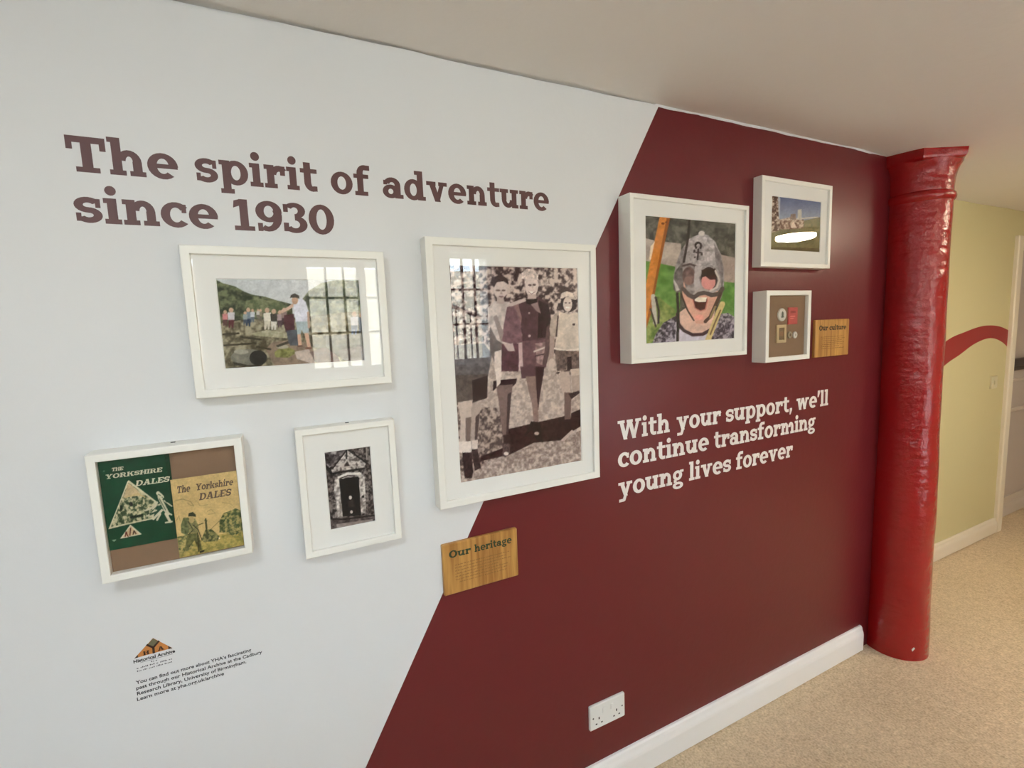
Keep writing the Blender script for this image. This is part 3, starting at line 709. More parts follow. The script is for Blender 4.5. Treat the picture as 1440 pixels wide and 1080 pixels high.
    p.poly([(600, 90), (780, 80), (775, 160), (720, 180), (610, 180)], (96, 70, 76)); p.poly([(640, 165), (715, 160), (725, 300), (738, 500), (700, 520), (688, 380), (660, 260)], (138, 116, 110), (.1, 6, 3)); p.poly([(715, 90), (782, 90), (765, 200), (742, 340), (735, 420), (722, 300)], (62, 42, 46))
    p.poly([(680, 500), (745, 505), (760, 600), (770, 660), (720, 640), (690, 560), (630, 615), (640, 590)], (44, 30, 32)); p.ell(722, 590, 18, 12, (190, 176, 170))
    # woman with the cap
    p.view(*A)
    p.poly([(1060, 500), (1130, 520), (1215, 500), (1240, 540), (1232, 850), (1120, 870), (1008, 838), (1030, 700), (1010, 600)], (206, 192, 180), (.12, 7, 6)); p.poly([(980, 560), (1050, 490), (1050, 560), (1035, 725), (975, 720), (965, 650)], (176, 160, 150), (.2, 5, 4)); p.line([(1042, 540), (1025, 720)], 12, (70, 54, 54))
    p.poly([(968, 715), (1012, 735), (1005, 860), (1000, 960), (950, 950), (965, 850)], (164, 144, 136)); p.ell(985, 960, 30, 40, (200, 184, 176)); p.ell(1182, 612, 13, 11, (60, 44, 46)); p.line([(1010, 828), (1120, 850), (1235, 828)], 14, (226, 214, 204))
    p.poly([(1008, 845), (1235, 850), (1240, 1070), (1150, 1060), (1120, 980), (1100, 1060), (1035, 1060)], (108, 92, 88), (.55, 4, 7)); p.poly([(1120, 900), (1160, 900), (1165, 1060), (1120, 1060)], (52, 38, 40))
    p.poly([(1070, 380), (1200, 370), (1205, 470), (1160, 500), (1100, 500), (1065, 450)], (52, 36, 40)); p.ell(1128, 432, 40, 66, (214, 198, 190)); p.ell(1128, 462, 20, 7, (244, 236, 230)); p.ell(1112, 420, 9, 6, (90, 70, 70)); p.ell(1146, 420, 9, 6, (90, 70, 70))
    p.poly([(1060, 385), (1075, 335), (1120, 315), (1175, 330), (1190, 380), (1130, 360)], (220, 206, 196)); p.poly([(1110, 362), (1200, 372), (1205, 392), (1120, 378)], (196, 180, 170))
    p.view(*B)
    p.poly([(880, 120), (1050, 95), (1048, 150), (985, 160), (975, 120), (890, 150)], (200, 184, 172)); p.line([(875, 135), (970, 112)], 12, (70, 54, 54))
    p.poly([(895, 125), (970, 118), (978, 270), (985, 400), (975, 490), (930, 490), (930, 330), (905, 240)], (186, 168, 158)); p.poly([(930, 280), (985, 280), (975, 490), (930, 490)], (112, 92, 88))
    p.poly([(985, 155), (1045, 148), (1042, 265), (1000, 300), (990, 250)], (176, 158, 148)); p.poly([(960, 290), (1040, 265), (1050, 280), (985, 330)], (60, 44, 46)); p.poly([(922, 485), (980, 480), (985, 560), (925, 552)], (52, 36, 40))
    return p
def paint_shore():
    p = Picture(208, 134, [(303.3, 392), (504.8, 393.1), (513, 507.4), (316.1, 518.7)])
    p.view(290, 370, 6)
    p.mix2(p.Y > -1e9, (188, 192, 194), (212, 214, 215), 30, 3, .3, .7)
    p.mix2(p.inside([(60, 130), (150, 180), (250, 205), (330, 250), (400, 275), (500, 290), (600, 320), (720, 350), (730, 470), (100, 520)]), (52, 58, 44), (116, 122, 92), 6, 5, .35, .7)
    p.mix2(p.inside([(330, 330), (430, 300), (600, 340), (700, 370), (700, 410), (480, 420), (400, 420)]), (84, 94, 66), (134, 138, 106), 5, 8, .3, .7)
    p.mix2(p.inside([(790, 330), (860, 240), (960, 180), (1080, 150), (1300, 135), (1320, 460), (800, 460)]), (78, 84, 70), (150, 152, 128), 6, 6, .35, .7)
    p.mix2(p.inside([(80, 520), (300, 480), (500, 470), (730, 460), (1340, 400), (1360, 900), (100, 930)]), (82, 76, 58), (166, 158, 134), 7, 11, .33, .68)
    p.mix2(p.inside([(380, 590), (520, 560), (690, 590), (680, 630), (420, 610)]), (150, 146, 118), (180, 174, 148), 5, 2, .3, .7)
    p.poly([(560, 660), (760, 640), (880, 690), (900, 860), (580, 870), (500, 720)], (140, 122, 106), (.2, 8, 4))
    p.mix2(p.inside([(575, 745), (640, 690), (730, 720), (760, 745), (690, 790), (580, 785)]), (104, 104, 58), (150, 150, 92), 4, 5, .3, .7); p.ell(640, 700, 50, 18, (176, 168, 150)); p.poly([(585, 690), (690, 650), (700, 670), (600, 705)], (70, 64, 54))
    p.poly([(740, 740), (860, 720), (920, 850), (760, 800)], (190, 176, 166), (.15, 5, 3)); p.poly([(865, 745), (990, 700), (1100, 775), (1125, 835), (935, 850)], (122, 104, 98), (.15, 9, 3)); p.poly([(860, 600), (1000, 640), (1020, 710), (900, 710), (850, 660)], (92, 86, 70), (.3, 6, 3))
    p.poly([(1000, 610), (1340, 590), (1340, 830), (1250, 835), (1100, 780), (1000, 700)], (108, 104, 96), (.3, 8, 5)); p.poly([(1100, 730), (1340, 690), (1340, 830), (1240, 835), (1130, 800)], (120, 110, 106), (.15, 9, 2))
    p.ell(365, 785, 150, 66, (122, 120, 108), (.2, 6, 2)); p.ell(440, 790, 72, 62, (48, 46, 42), (.2, 5, 2)); p.poly([(230, 820), (360, 850), (480, 845), (440, 870), (240, 850)], (60, 54, 44)); p.ell(300, 740, 60, 20, (160, 156, 142))
    for x0, y0, x1, y1 in ((120, 600, 280, 590), (130, 690, 420, 670), (300, 620, 460, 640), (430, 700, 540, 720), (160, 880, 330, 868)): p.line([(x0, y0), (x1, y1)], 16, (64, 58, 44))
    def folk(x, y, h, top, bot, head=(196, 164, 140)):
        p.ell(x, y - h * .88, h * .11, h * .12, head); p.poly([(x - h * .17, y - h * .76), (x + h * .17, y - h * .78), (x + h * .16, y - h * .38), (x - h * .15, y - h * .38)], top); p.poly([(x - h * .14, y - h * .4), (x + h * .15, y - h * .4), (x + h * .1, y), (x + h * .02, y), (x, y - h * .25), (x - h * .05, y), (x - h * .13, y)], bot)
    folk(170, 530, 130, (196, 130, 130), (90, 60, 60)); folk(220, 545, 165, (200, 196, 200), (92, 48, 54)); folk(360, 530, 150, (120, 134, 146), (48, 62, 84)); folk(395, 500, 110, (196, 200, 206), (100, 110, 120)); folk(335, 520, 110, (150, 158, 160), (70, 80, 96))
    folk(460, 490, 100, (140, 130, 110), (110, 100, 90)); folk(515, 560, 180, (222, 216, 204), (206, 200, 184)); folk(570, 560, 170, (70, 66, 60), (214, 210, 200)); folk(620, 540, 140, (170, 150, 150), (88, 70, 74)); folk(655, 520, 140, (140, 120, 116), (76, 60, 62)); folk(440, 470, 80, (190, 186, 180), (120, 110, 100))
    p.poly([(655, 440), (735, 430), (745, 570), (670, 580), (650, 510)], (86, 54, 58), (.25, 5, 3)); p.poly([(672, 565), (765, 560), (780, 690), (705, 690), (690, 660)], (84, 88, 94), (.2, 5, 3))
    p.line([(740, 350), (690, 385), (640, 410)], 26, (208, 176, 156)); p.poly([(728, 335), (800, 300), (835, 330), (862, 420), (860, 505), (752, 505), (740, 420)], (216, 216, 226), (.08, 6, 3)); p.poly([(752, 495), (862, 490), (858, 590), (815, 590), (800, 560), (790, 600), (765, 600)], (168, 182, 186), (.12, 5, 4))
    p.poly([(765, 598), (792, 596), (800, 690), (772, 690)], (206, 170, 146)); p.poly([(820, 588), (856, 586), (876, 705), (850, 710)], (206, 170, 146)); p.line([(855, 420), (860, 540)], 18, (190, 160, 140)); p.ell(745, 318, 26, 34, (190, 156, 132)); p.poly([(704, 300), (712, 275), (745, 262), (780, 280), (782, 305), (745, 296)], (86, 80, 72)); p.ell(858, 712, 28, 10, (120, 84, 70)); p.ell(785, 695, 24, 9, (110, 84, 74))
    folk(1240, 600, 190, (196, 192, 196), (110, 120, 140)); folk(1300, 590, 170, (90, 96, 104), (80, 84, 92))
    return p
def paint_helmet():
    p = Picture(134, 184, [(907.5, 303.1), (1034.4, 313.9), (1032.5, 475.8), (907.8, 483.9)])
    p.view(900, 300, 5.687)
    p.mix2(p.Y > -1e9, (58, 60, 54), (112, 110, 102), 9, 3, .3, .7)
    p.mix2(p.inside([(20, 195), (130, 225), (330, 245), (330, 470), (20, 390)]), (164, 150, 142), (190, 178, 168), 12, 4, .3, .7); p.poly([(640, 330), (780, 360), (780, 560), (650, 545)], (168, 152, 144), (.06, 10, 3))
    p.mix2(p.inside([(20, 375), (280, 425), (320, 470), (320, 1050), (20, 1060)]), (78, 122, 54), (112, 152, 80), 11, 6, .3, .7); p.mix2(p.inside([(640, 540), (780, 555), (780, 850), (640, 830)]), (80, 124, 58), (114, 154, 86), 11, 6, .3, .7)
    p.mix2(p.inside([(60, 700), (150, 660), (220, 720), (280, 760), (300, 860), (60, 1050)]), (92, 118, 58), (150, 160, 96), 8, 7, .3, .7)
    p.poly([(168, 20), (250, 25), (205, 230), (150, 500), (95, 790), (40, 960), (40, 640), (92, 370)], (206, 132, 60), (.12, 7, 4)); p.poly([(222, 30), (250, 28), (205, 230), (150, 500), (95, 790), (45, 950), (45, 920), (120, 560)], (150, 86, 34)); p.poly([(92, 270), (125, 230), (95, 370), (80, 380)], (236, 216, 190)); p.ell(190, 90, 14, 9, (120, 70, 30)); p.ell(215, 80, 8, 8, (120, 70, 30))
    p.line([(110, 660), (125, 870)], 34, (190, 184, 176)); p.line([(130, 670), (155, 780), (150, 870)], 18, (54, 46, 48)); p.line([(90, 760), (130, 900)], 14, (62, 54, 50))
    p.line([(398, 45), (385, 210)], 20, (48, 42, 40))
    # body
    p.mix2(p.inside([(90, 1060), (130, 960), (190, 870), (310, 800), (320, 900), (270, 1060)]), (50, 44, 56), (170, 164, 180), 3.2, 9, .35, .65); p.mix2(p.inside([(520, 1060), (560, 940), (620, 800), (700, 790), (780, 840), (780, 1060)]), (56, 50, 62), (172, 164, 178), 3.2, 10, .35, .65)
    p.poly([(275, 1050), (290, 900), (380, 960), (560, 940), (530, 1050)], (198, 194, 208), (.08, 7, 4)); p.poly([(300, 800), (380, 740), (600, 760), (575, 900), (540, 950), (420, 965), (330, 900)], (216, 182, 168), (.07, 9, 5))
    p.line([(300, 800), (310, 880), (350, 930), (420, 965), (500, 960), (560, 925)], 26, (66, 46, 54))
    # face
    p.poly([(330, 560), (420, 500), (630, 520), (625, 690), (570, 810), (500, 880), (445, 870), (385, 770), (345, 670)], (214, 166, 148), (.06, 9, 5)); p.ell(475, 828, 36, 26, (222, 158, 146)); p.ell(475, 862, 36, 16, (206, 158, 142))
    p.poly([(418, 672), (535, 672), (532, 735), (510, 770), (470, 772), (440, 750)], (78, 38, 36)); p.poly([(432, 670), (532, 668), (525, 702), (470, 706), (438, 696)], (238, 228, 214)); p.line([(420, 676), (438, 752), (480, 776), (520, 764), (538, 690)], 9, (190, 120, 110))
    # helmet
    p.poly([(490, 160), (545, 180), (600, 230), (645, 330), (666, 450), (668, 600), (640, 690), (612, 640), (640, 560), (600, 460), (400, 420), (350, 480), (350, 600), (300, 640), (268, 600), (272, 500), (290, 410), (330, 300), (375, 235), (440, 190)], (150, 144, 146), (.34, 5, 3)); p.poly([(280, 470), (340, 390), (350, 600), (300, 640), (268, 600)], (112, 106, 106), (.34, 6, 4)); p.poly([(268, 520), (295, 560), (320, 610), (290, 620)], (196, 190, 188))
    p.poly([(382, 215), (430, 190), (490, 165), (545, 185), (600, 240), (640, 340), (650, 450), (600, 430), (540, 400), (460, 425), (355, 392)], (172, 166, 168), (.34, 4, 7)); p.poly([(590, 240), (640, 340), (664, 470), (655, 620), (630, 480), (600, 380)], (124, 118, 120), (.34, 5, 7)); p.ell(492, 165, 24, 20, (206, 200, 196)); p.line([(385, 210), (352, 390)], 18, (60, 50, 50))
    p.poly([(350, 395), (450, 410), (480, 430), (470, 560), (480, 640), (440, 668), (370, 610), (340, 500)], (150, 142, 142), (.34, 5, 6)); p.ell(392, 500, 52, 72, (110, 88, 86), (.34, 6, 4)); p.ell(385, 535, 30, 34, (140, 112, 106)); p.line([(345, 420), (400, 405), (440, 420)], 16, (84, 70, 70))
    p.poly([(440, 420), (500, 420), (490, 520), (500, 640), (450, 650), (430, 560)], (182, 176, 178), (.1, 5, 8)); p.poly([(500, 420), (600, 430), (650, 520), (640, 600), (560, 650), (500, 630), (470, 520)], (160, 152, 154), (.34, 5, 9)); p.ell(550, 520, 66, 92, (66, 52, 52)); p.ell(545, 545, 56, 64, (216, 150, 146)); p.poly([(520, 500), (610, 490), (600, 525), (560, 530)], (76, 50, 48)); p.poly([(490, 450), (600, 440), (610, 490), (530, 500), (496, 510)], (62, 48, 46)); p.line([(600, 460), (632, 530), (610, 590), (560, 615)], 14, (206, 198, 192))
    p.line([(345, 600), (390, 650), (430, 668), (470, 640), (520, 630), (570, 650), (630, 640), (655, 600)], 34, (92, 80, 78)); p.line([(430, 640), (480, 600), (540, 615)], 16, (172, 164, 162))
    for k in range(11):
        a0 = math.radians(-40 + 26 * k); p.ell(466 + 22 * math.cos(a0), 262 - 24 * math.sin(a0), 9, 9, (48, 38, 40))
    p.line([(466, 290), (460, 368)], 14, (52, 42, 44)); p.line([(430, 312), (496, 318)], 10, (56, 46, 48)); p.ell(436, 300, 8, 8, (52, 42, 44)); p.ell(494, 330, 8, 8, (52, 42, 44)); p.ell(440, 352, 7, 7, (60, 50, 50)); p.ell(466, 270, 10, 12, (160, 152, 152))
    p.line([(300, 640), (308, 800), (300, 1010)], 22, (42, 34, 36)); p.line([(330, 640), (380, 770), (430, 850)], 12, (56, 40, 38)); p.line([(640, 640), (600, 730), (560, 820), (520, 860)], 26, (84, 62, 54)); p.line([(655, 720), (620, 800), (590, 880), (540, 1010)], 44, (204, 186, 132)); p.line([(640, 770), (600, 860), (560, 960)], 12, (120, 98, 66)); p.line([(600, 740), (560, 830)], 16, (150, 130, 96))
    return p
def paint_ruin():
    p = Picture(96, 96, [(1084.5, 275.2), (1154.6, 283.7), (1152.2, 354.9), (1084, 351.2)])
    p.view(1075, 265, 10.8)
    H = p.Y; t = np.clip((H - 120) / 340, 0, 1)[..., None]
    p.img[:] = np.array((84, 96, 134.)) * (1 - t) + np.array((148, 158, 178.)) * t
    p.mix2(p.inside([(80, 560), (300, 520), (560, 500), (880, 430), (880, 1000), (80, 1000)]), (106, 102, 72), (132, 126, 94), 10, 4, .3, .7)
    p.mix2(p.inside([(560, 500), (700, 480), (880, 440), (880, 660), (600, 620)]), (98, 98, 66), (142, 134, 98), 6, 8, .3, .7)
    p.mix2(p.inside([(230, 480), (330, 460), (400, 440), (500, 470), (600, 480), (590, 600), (400, 620), (240, 620)]), (104, 72, 58), (196, 178, 160), 3, 5, .35, .65)
    p.line([(350, 486), (480, 470), (600, 458), (800, 440)], 14, (214, 206, 186)); p.poly([(505, 330), (560, 325), (562, 480), (500, 480)], (198, 196, 186)); p.poly([(400, 400), (470, 390), (480, 480), (390, 480)], (128, 112, 104), (.3, 3, 3)); p.poly([(400, 600), (440, 500), (490, 600)], (220, 200, 184))
    p.mix2(p.inside([(60, 90), (225, 100), (235, 400), (240, 640), (90, 680)]), (88, 62, 52), (206, 192, 178), 3.2, 9, .38, .62); p.poly([(205, 100), (240, 90), (240, 470), (225, 480)], (170, 176, 186)); p.mix2(p.inside([(90, 880), (880, 900), (880, 1000), (80, 1000)]), (92, 80, 58), (112, 100, 74), 8, 3, .3, .7)
    return p
def paint_doorway():
    p = Picture(78, 128, [(455.6, 636.1), (520.8, 626.9), (528.1, 732.8), (464.7, 745.3)])
    p.view(450, 615, 7.711)
    p.mix2(p.Y > -1e9, (44, 38, 38), (140, 132, 128), 3.2, 3, .35, .68)
    p.mix2(p.inside([(30, 130), (300, 130), (210, 250), (110, 340), (40, 280)]), (50, 44, 46), (176, 170, 168), 7, 5, .4, .75); p.line([(50, 300), (150, 400)], 40, (26, 20, 20))
    p.mix2(p.inside([(300, 150), (490, 290), (470, 345), (150, 395), (130, 360)]), (96, 88, 86), (206, 200, 194), 3.0, 6, .35, .65); p.line([(310, 150), (500, 290)], 18, (24, 18, 18)); p.line([(290, 150), (150, 340)], 14, (44, 36, 36)); p.line([(290, 130), (290, 240)], 16, (24, 18, 18)); p.line([(240, 335), (295, 250), (360, 330)], 12, (200, 192, 186)); p.line([(240, 335), (360, 318)], 10, (190, 182, 176)); p.poly([(270, 320), (295, 270), (325, 315)], (52, 44, 44)); p.line([(140, 400), (300, 370), (470, 345)], 20, (22, 16, 16)); p.line([(495, 110), (500, 250)], 12, (150, 144, 140)); p.line([(530, 110), (530, 200)], 12, (30, 24, 24))
    p.mix2(p.inside([(170, 440), (300, 390), (430, 385), (480, 440), (490, 800), (430, 840), (420, 440), (220, 460), (250, 850), (200, 850), (160, 560)]), (120, 112, 108), (220, 214, 208), 3.5, 8, .3, .7); p.line([(210, 440), (300, 400), (430, 400)], 26, (222, 216, 210)); p.line([(220, 450), (300, 420), (370, 425)], 12, (60, 50, 48))
    p.poly([(212, 460), (300, 440), (415, 430), (440, 840), (250, 850)], (20, 11, 11)); p.poly([(240, 860), (430, 845), (430, 880), (260, 890)], (34, 26, 26)); p.ell(328, 652, 16, 20, (214, 206, 200)); p.poly([(305, 680), (360, 670), (380, 750), (310, 755)], (58, 50, 50)); p.ell(340, 803, 14, 16, (190, 180, 174)); p.ell(375, 790, 16, 16, (50, 40, 40)); p.ell(460, 643, 14, 14, (24, 18, 18))
    p.mix2(p.inside([(100, 870), (600, 830), (610, 920), (110, 1010)]), (62, 54, 54), (128, 118, 116), 5, 9, .3, .7); p.line([(100, 870), (250, 880), (590, 840)], 16, (40, 32, 32)); p.poly([(180, 930), (560, 880), (560, 910), (200, 980)], (142, 132, 128), (.15, 5, 2))
    return p
def paint_green_cover():
    p = Picture(120, 170, [(133.75, 649.5), (243, 638), (248, 758), (151.2, 772.5)])
    p.view(120, 630, 7.715)
    p.put(p.Y > -1e9, (36, 74, 54), (.10, 22, 3))
    p.poly([(890, 60), (960, 50), (1000, 960), (950, 960)], (30, 62, 46))
    p.poly([(465, 368), (770, 610), (720, 790), (420, 845), (232, 885)], (206, 198, 166)); p.mix2(p.inside([(462, 395), (740, 610), (700, 780), (420, 830), (255, 862)]), (58, 76, 52), (206, 196, 160), 3.0, 6, .36, .64)
    p.poly([(462, 400), (560, 480), (600, 540), (400, 560)], (196, 172, 134), (.15, 6, 3)); p.line([(420, 560), (560, 520), (640, 560)], 12, (206, 182, 130)); p.ell(485, 632, 20, 24, (24, 40, 30)); p.ell(375, 670, 16, 30, (34, 52, 38)); p.line([(480, 770), (600, 750)], 26, (30, 48, 34)); p.line([(250, 870), (455, 385), (770, 615)], 9, (214, 206, 176))
    for a, b, w in (((640, 700), (800, 640), 18), ((720, 790), (820, 700), 24), ((800, 560), (880, 740), 40), ((790, 520), (830, 560), 44), ((850, 600), (930, 660), 14), ((840, 700), (920, 750), 16), ((760, 800), (800, 740), 20), ((860, 740), (900, 820), 30), ((850, 830), (920, 820), 16), ((650, 760), (760, 700), 14), ((770, 620), (720, 680), 26)): p.line([a, b], w, (206, 198, 172))
    for a, b, w in (((800, 580), (860, 700), 8), ((780, 650), (700, 720), 8), ((830, 560), (880, 620), 7), ((690, 740), (760, 720), 20), ((790, 530), (815, 545), 9)): p.line([a, b], w, (48, 78, 58))
    p.poly([(468, 842), (588, 942), (355, 982)], (214, 204, 178)); p.poly([(468, 862), (560, 938), (385, 968)], (206, 176, 140)); p.line([(410, 960), (420, 915), (440, 960)], 12, (110, 44, 34)); p.line([(460, 950), (470, 880)], 12, (90, 40, 34)); p.line([(495, 940), (505, 905), (525, 935)], 12, (70, 44, 34)); p.poly([(265, 992), (318, 988), (292, 1010)], (150, 168, 150))
    p.ell(185, 262, 10, 8, (110, 140, 120))
    return p
def paint_cream_cover():
    p = Picture(118, 166, [(241.3, 673.8), (331.3, 662.5), (342, 768.5), (251.2, 787.5)])
    p.view(230, 650, 7.2)
    p.put(p.Y > -1e9, (208, 180, 124), (.07, 16, 4)); n = p.noise(20, 3)
    p.mix2(p.inside([(130, 760), (400, 800), (560, 740), (800, 700), (830, 880), (150, 1000)]), (186, 164, 98), (136, 132, 74), 4, 8, .4, .7); p.mix2(p.inside([(140, 760), (260, 740), (300, 880), (150, 960)]), (188, 168, 108), (96, 104, 66), 3, 5, .35, .65)
    p.mix2(p.inside([(560, 600), (600, 520), (680, 490), (720, 470), (780, 500), (800, 700), (700, 760), (620, 720), (560, 720)]), (74, 88, 56), (176, 160, 104), 3.2, 6, .36, .66); p.mix2(p.inside([(380, 790), (420, 690), (480, 680), (560, 760), (540, 810), (400, 820)]), (66, 76, 48), (150, 142, 92), 3, 7, .35, .65); p.line([(425, 580), (440, 780)], 18, (78, 82, 54)); p.poly([(410, 600), (425, 565), (442, 600)], (84, 88, 58))
    p.line([(130, 380), (200, 370), (280, 395), (310, 440), (270, 430), (250, 410)], 7, (150, 134, 90)); p.line([(350, 400), (370, 440), (450, 430)], 6, (166, 146, 98)); p.line([(440, 500), (480, 480), (520, 520), (450, 530)], 6, (166, 146, 98)); p.line([(590, 410), (660, 420), (690, 440)], 6, (170, 148, 100)); p.line([(560, 600), (480, 680)], 6, (140, 126, 82)); p.line([(130, 600), (160, 540), (170, 590)], 6, (160, 142, 94))
    p.poly([(175, 640), (205, 560), (260, 560), (270, 700), (230, 750), (180, 720)], (110, 116, 78), (.35, 3, 4)); p.poly([(240, 600), (320, 570), (350, 640), (350, 720), (260, 720)], (138, 134, 92), (.35, 3, 6)); p.ell(285, 585, 26, 34, (186, 162, 112)); p.poly([(252, 550), (258, 515), (300, 502), (328, 530), (330, 555), (290, 548)], (66, 70, 50)); p.poly([(240, 730), (350, 720), (385, 900), (350, 910), (310, 800), (240, 900), (200, 920), (215, 880)], (104, 104, 66), (.35, 3, 8)); p.line([(300, 640), (350, 690), (385, 800)], 9, (58, 60, 40)); p.line([(250, 600), (300, 690), (250, 740)], 8, (70, 74, 48)); p.poly([(360, 915), (410, 900), (405, 920), (360, 940)], (52, 50, 34)); p.line([(350, 640), (400, 620)], 10, (96, 98, 64)); p.line([(340, 720), (350, 920)], 8, (66, 66, 42))
    p.ell(558, 780, 9, 9, (236, 222, 180))
    return p

# ------------------------------------------------------------------ picture frames
def frame(label, x0, x1, z0, z1, t, w, mat_open=None, picture=None, board=None, deep=.011, hook=False, gain=1.16):
    r = thing('picture_frame', label, 'picture frame', ((x0 + x1) / 2, 0, z0))
    b = .0018
    obj('moulding', MB().rect_sweep(x0, x1, z0, z1, [(0, -.0004), (0, -t + b), (b * .3, -t + b * .3), (b, -t), (w - b, -t), (w - b * .3, -t + b * .3), (w, -t + b), (w, -.0004)], close=True), frame_m, r)
    obj('glass_pane', MB().box(x0 + w + .0002, x1 - w - .0002, -t + .0062, -t + .0078, z0 + w + .0002, z1 - w - .0002), glass, r)
    if mat_open:
        a0, a1, c0, c1 = mat_open; ym = -t + .0088
        m = MB()
        O = [(x0 + w, z0 + w), (x1 - w, z0 + w), (x1 - w, z1 - w), (x0 + w, z1 - w)]; I = [(a0, c0), (a1, c0), (a1, c1), (a0, c1)]
        m.add([(x, ym, z) for x, z in O] + [(x, ym, z) for x, z in I] + [(x, ym + .0016, z) for x, z in O] + [(x, ym + .0016, z) for x, z in I],
              [(k, (k + 1) % 4, 4 + (k + 1) % 4, 4 + k) for k in range(4)] + [(8 + k, 12 + k, 12 + (k + 1) % 4, 8 + (k + 1) % 4) for k in range(4)])
        obj('mat', m, mat_m, r)
        e = .0014; ib = MB()
        ib.add([(x, ym, z) for x, z in I] + [(x, ym + .0021, z) for x, z in [(a0 + e, c0 + e), (a1 - e, c0 + e), (a1 - e, c1 - e), (a0 + e, c1 - e)]], [(k, (k + 1) % 4, 4 + (k + 1) % 4, 4 + k) for k in range(4)])
        obj('mat_bevel', ib, bevel_m, r)
        picture.build('print', a0 - .002, a1 + .002, c0 - .002, c1 + .002, ym + .0023, r, gain)
        obj('backing_board', MB().box(x0 + w, x1 - w, ym + .0026, ym + .005, z0 + w, z1 - w), mat_m, r)
    if board is not None:
        obj('backing_board', MB().box(x0 + w, x1 - w, board, board + .003, z0 + w, z1 - w), brown_board, r)
    if hook:
        hx = (x0 + x1) / 2 + .004; obj('hanging_tab', MB().box(hx - .004, hx + .004, -.018, -.012, z1 - .001, z1 + .0012), dark_metal, r)
    return r
frame('wide white frame with a colour photo of hikers on a rocky shore', -.1608, .246, 1.4723, 1.7867, .038, .0175, (-.1038, .1869, 1.5303, 1.7213), paint_shore())
frame('tall white frame with a sepia photo of three smiling hikers', .3478, .8606, 1.1278, 1.8271, .042, .0195, (.4106, .8015, 1.1865, 1.761), paint_hikers())
frame('small white frame with a black and white photo of a stone doorway', .0195, .2446, 1.0738, 1.3822, .038, .0155, (.0783, .1846, 1.1291, 1.3207), paint_doorway(), hook=True)
frame('large square white frame with a photo of a child in a knight helmet', .9778, 1.4987, 1.4707, 1.9818, .055, .0142, (1.0446, 1.4451, 1.5295, 1.9225), paint_helmet())
frame('white frame with a photo of ruins under a blue sky, nearest the ceiling', 1.5885, 1.9985, 1.7826, 2.0995, .036, .0165, (1.6542, 1.945, 1.8455, 2.0371), paint_ruin())
frame('deep white box frame holding two old guidebooks on brown board', -.3477, -.0856, 1.1241, 1.3827, .055, .0150, board=-.0395, hook=True)
frame('deep white box frame holding small badges on brown board', 1.5957, 1.8542, 1.4338, 1.6952, .057, .0178, board=-.043)

def booklet(label, x0, x1, z0, z1, y, th, pic, rgb, words, ink):
    t = thing('guidebook', label, 'book', ((x0 + x1) / 2, y, z0))
    obj('pages', MB().box(x0 + .0008, x1 - .001, y - th + .0006, y, z0 + .0006, z1 - .0006), M('page_edges', (.6, .52, .36), .8), t)
    pic.build('cover', x0, x1, z0, z1, y - th, t, 1.06)
    mb = MB()
    for w, a, b, z, cap, sh in words: lay_word(mb, w, a, b, z, cap, y - th - .0004, y - th + .0002, sh)
    obj('title', mb, ink, t)
cream_ink = M('cream_ink', (.66, .62, .46), .6); brown_ink = M('brown_ink', (.10, .055, .025), .6)
booklet('dark green guidebook with a cream triangle drawing, left in the box frame', -.3323, -.2170, 1.1850, 1.3665, -.0396, .0030, paint_green_cover(), None,
        [('THE', -.3125, -.2945, 1.3440, .0068, .2), ('YORKSHIRE', -.3240, -.2325, 1.3300, .0088, .2), ('DALES', -.2785, -.2225, 1.3075, .0112, .25)], cream_ink)
booklet('tan guidebook with a drawing of a walker, right in the box frame', -.2200, -.1016, 1.1428, 1.3108, -.0427, .0022, paint_cream_cover(), None,
        [('The', -.2115, -.1885, 1.2805, .0148, .15), ('Yorkshire', -.1785, -.1105, 1.2805, .0142, .15), ('DALES', -.1745, -.1165, 1.2585, .0150, .2)], brown_ink)

# ------------------------------------------------------------------ badges in the box frame
def badge(name, label, cat, loc): return thing(name, label, cat, loc, 'badges in the small box frame')
YBD = -.0432
enamel_white = M('white_enamel', (.70, .68, .62), .3); enamel_red = M('red_enamel', (.50, .055, .05), .4, vary=(40, .25)); tin = M('tarnished_tin', (.42, .38, .28), .35, metal=.6); dk_green = M('green_enamel', (.07, .10, .06), .4); brown_en = M('brown_enamel', (.13, .07, .02), .4)
t = badge('round_badge', 'round white badge with a dark tree shape, top left on brown board', 'badge', (1.6978, YBD, 1.6065))
obj('disc', MB().disc(1.6978, 1.6065, .0236, .0242, YBD - .005, YBD, 28, .002), enamel_white, t)
dm = MB(); dm.disc(1.6978, 1.6075, .0055, .012, YBD - .0056, YBD - .0047, 14); dm.prism([(1.6888, 1.5965), (1.7068, 1.5965), (1.6978, 1.612)], YBD - .0057, YBD - .0047); obj('motif', dm, dk_green, t)
t = badge('fabric_badge', 'red rectangular fabric badge, top right on brown board', 'badge', (1.761, YBD, 1.5693))
obj('patch', MB().box(1.7342, 1.7886, YBD - .004, YBD, 1.5693, 1.6335, .0015), enamel_red, t)
obj('stripe', MB().box(1.746, 1.776, YBD - .0045, YBD - .0038, 1.612, 1.620), M('dark_red_thread', (.30, .02, .02), .7), t)
dm = MB(); dm.box(1.744, 1.772, YBD - .0045, YBD - .0038, 1.597, 1.602); dm.box(1.744, 1.764, YBD - .0045, YBD - .0038, 1.590, 1.594); obj('pale_stitching', dm, M('pink_thread', (.75, .22, .20), .7), t)
t = badge('plaque_badge', 'upright brass framed badge with a brown centre, bottom left on brown board', 'badge', (1.695, YBD, 1.5030))
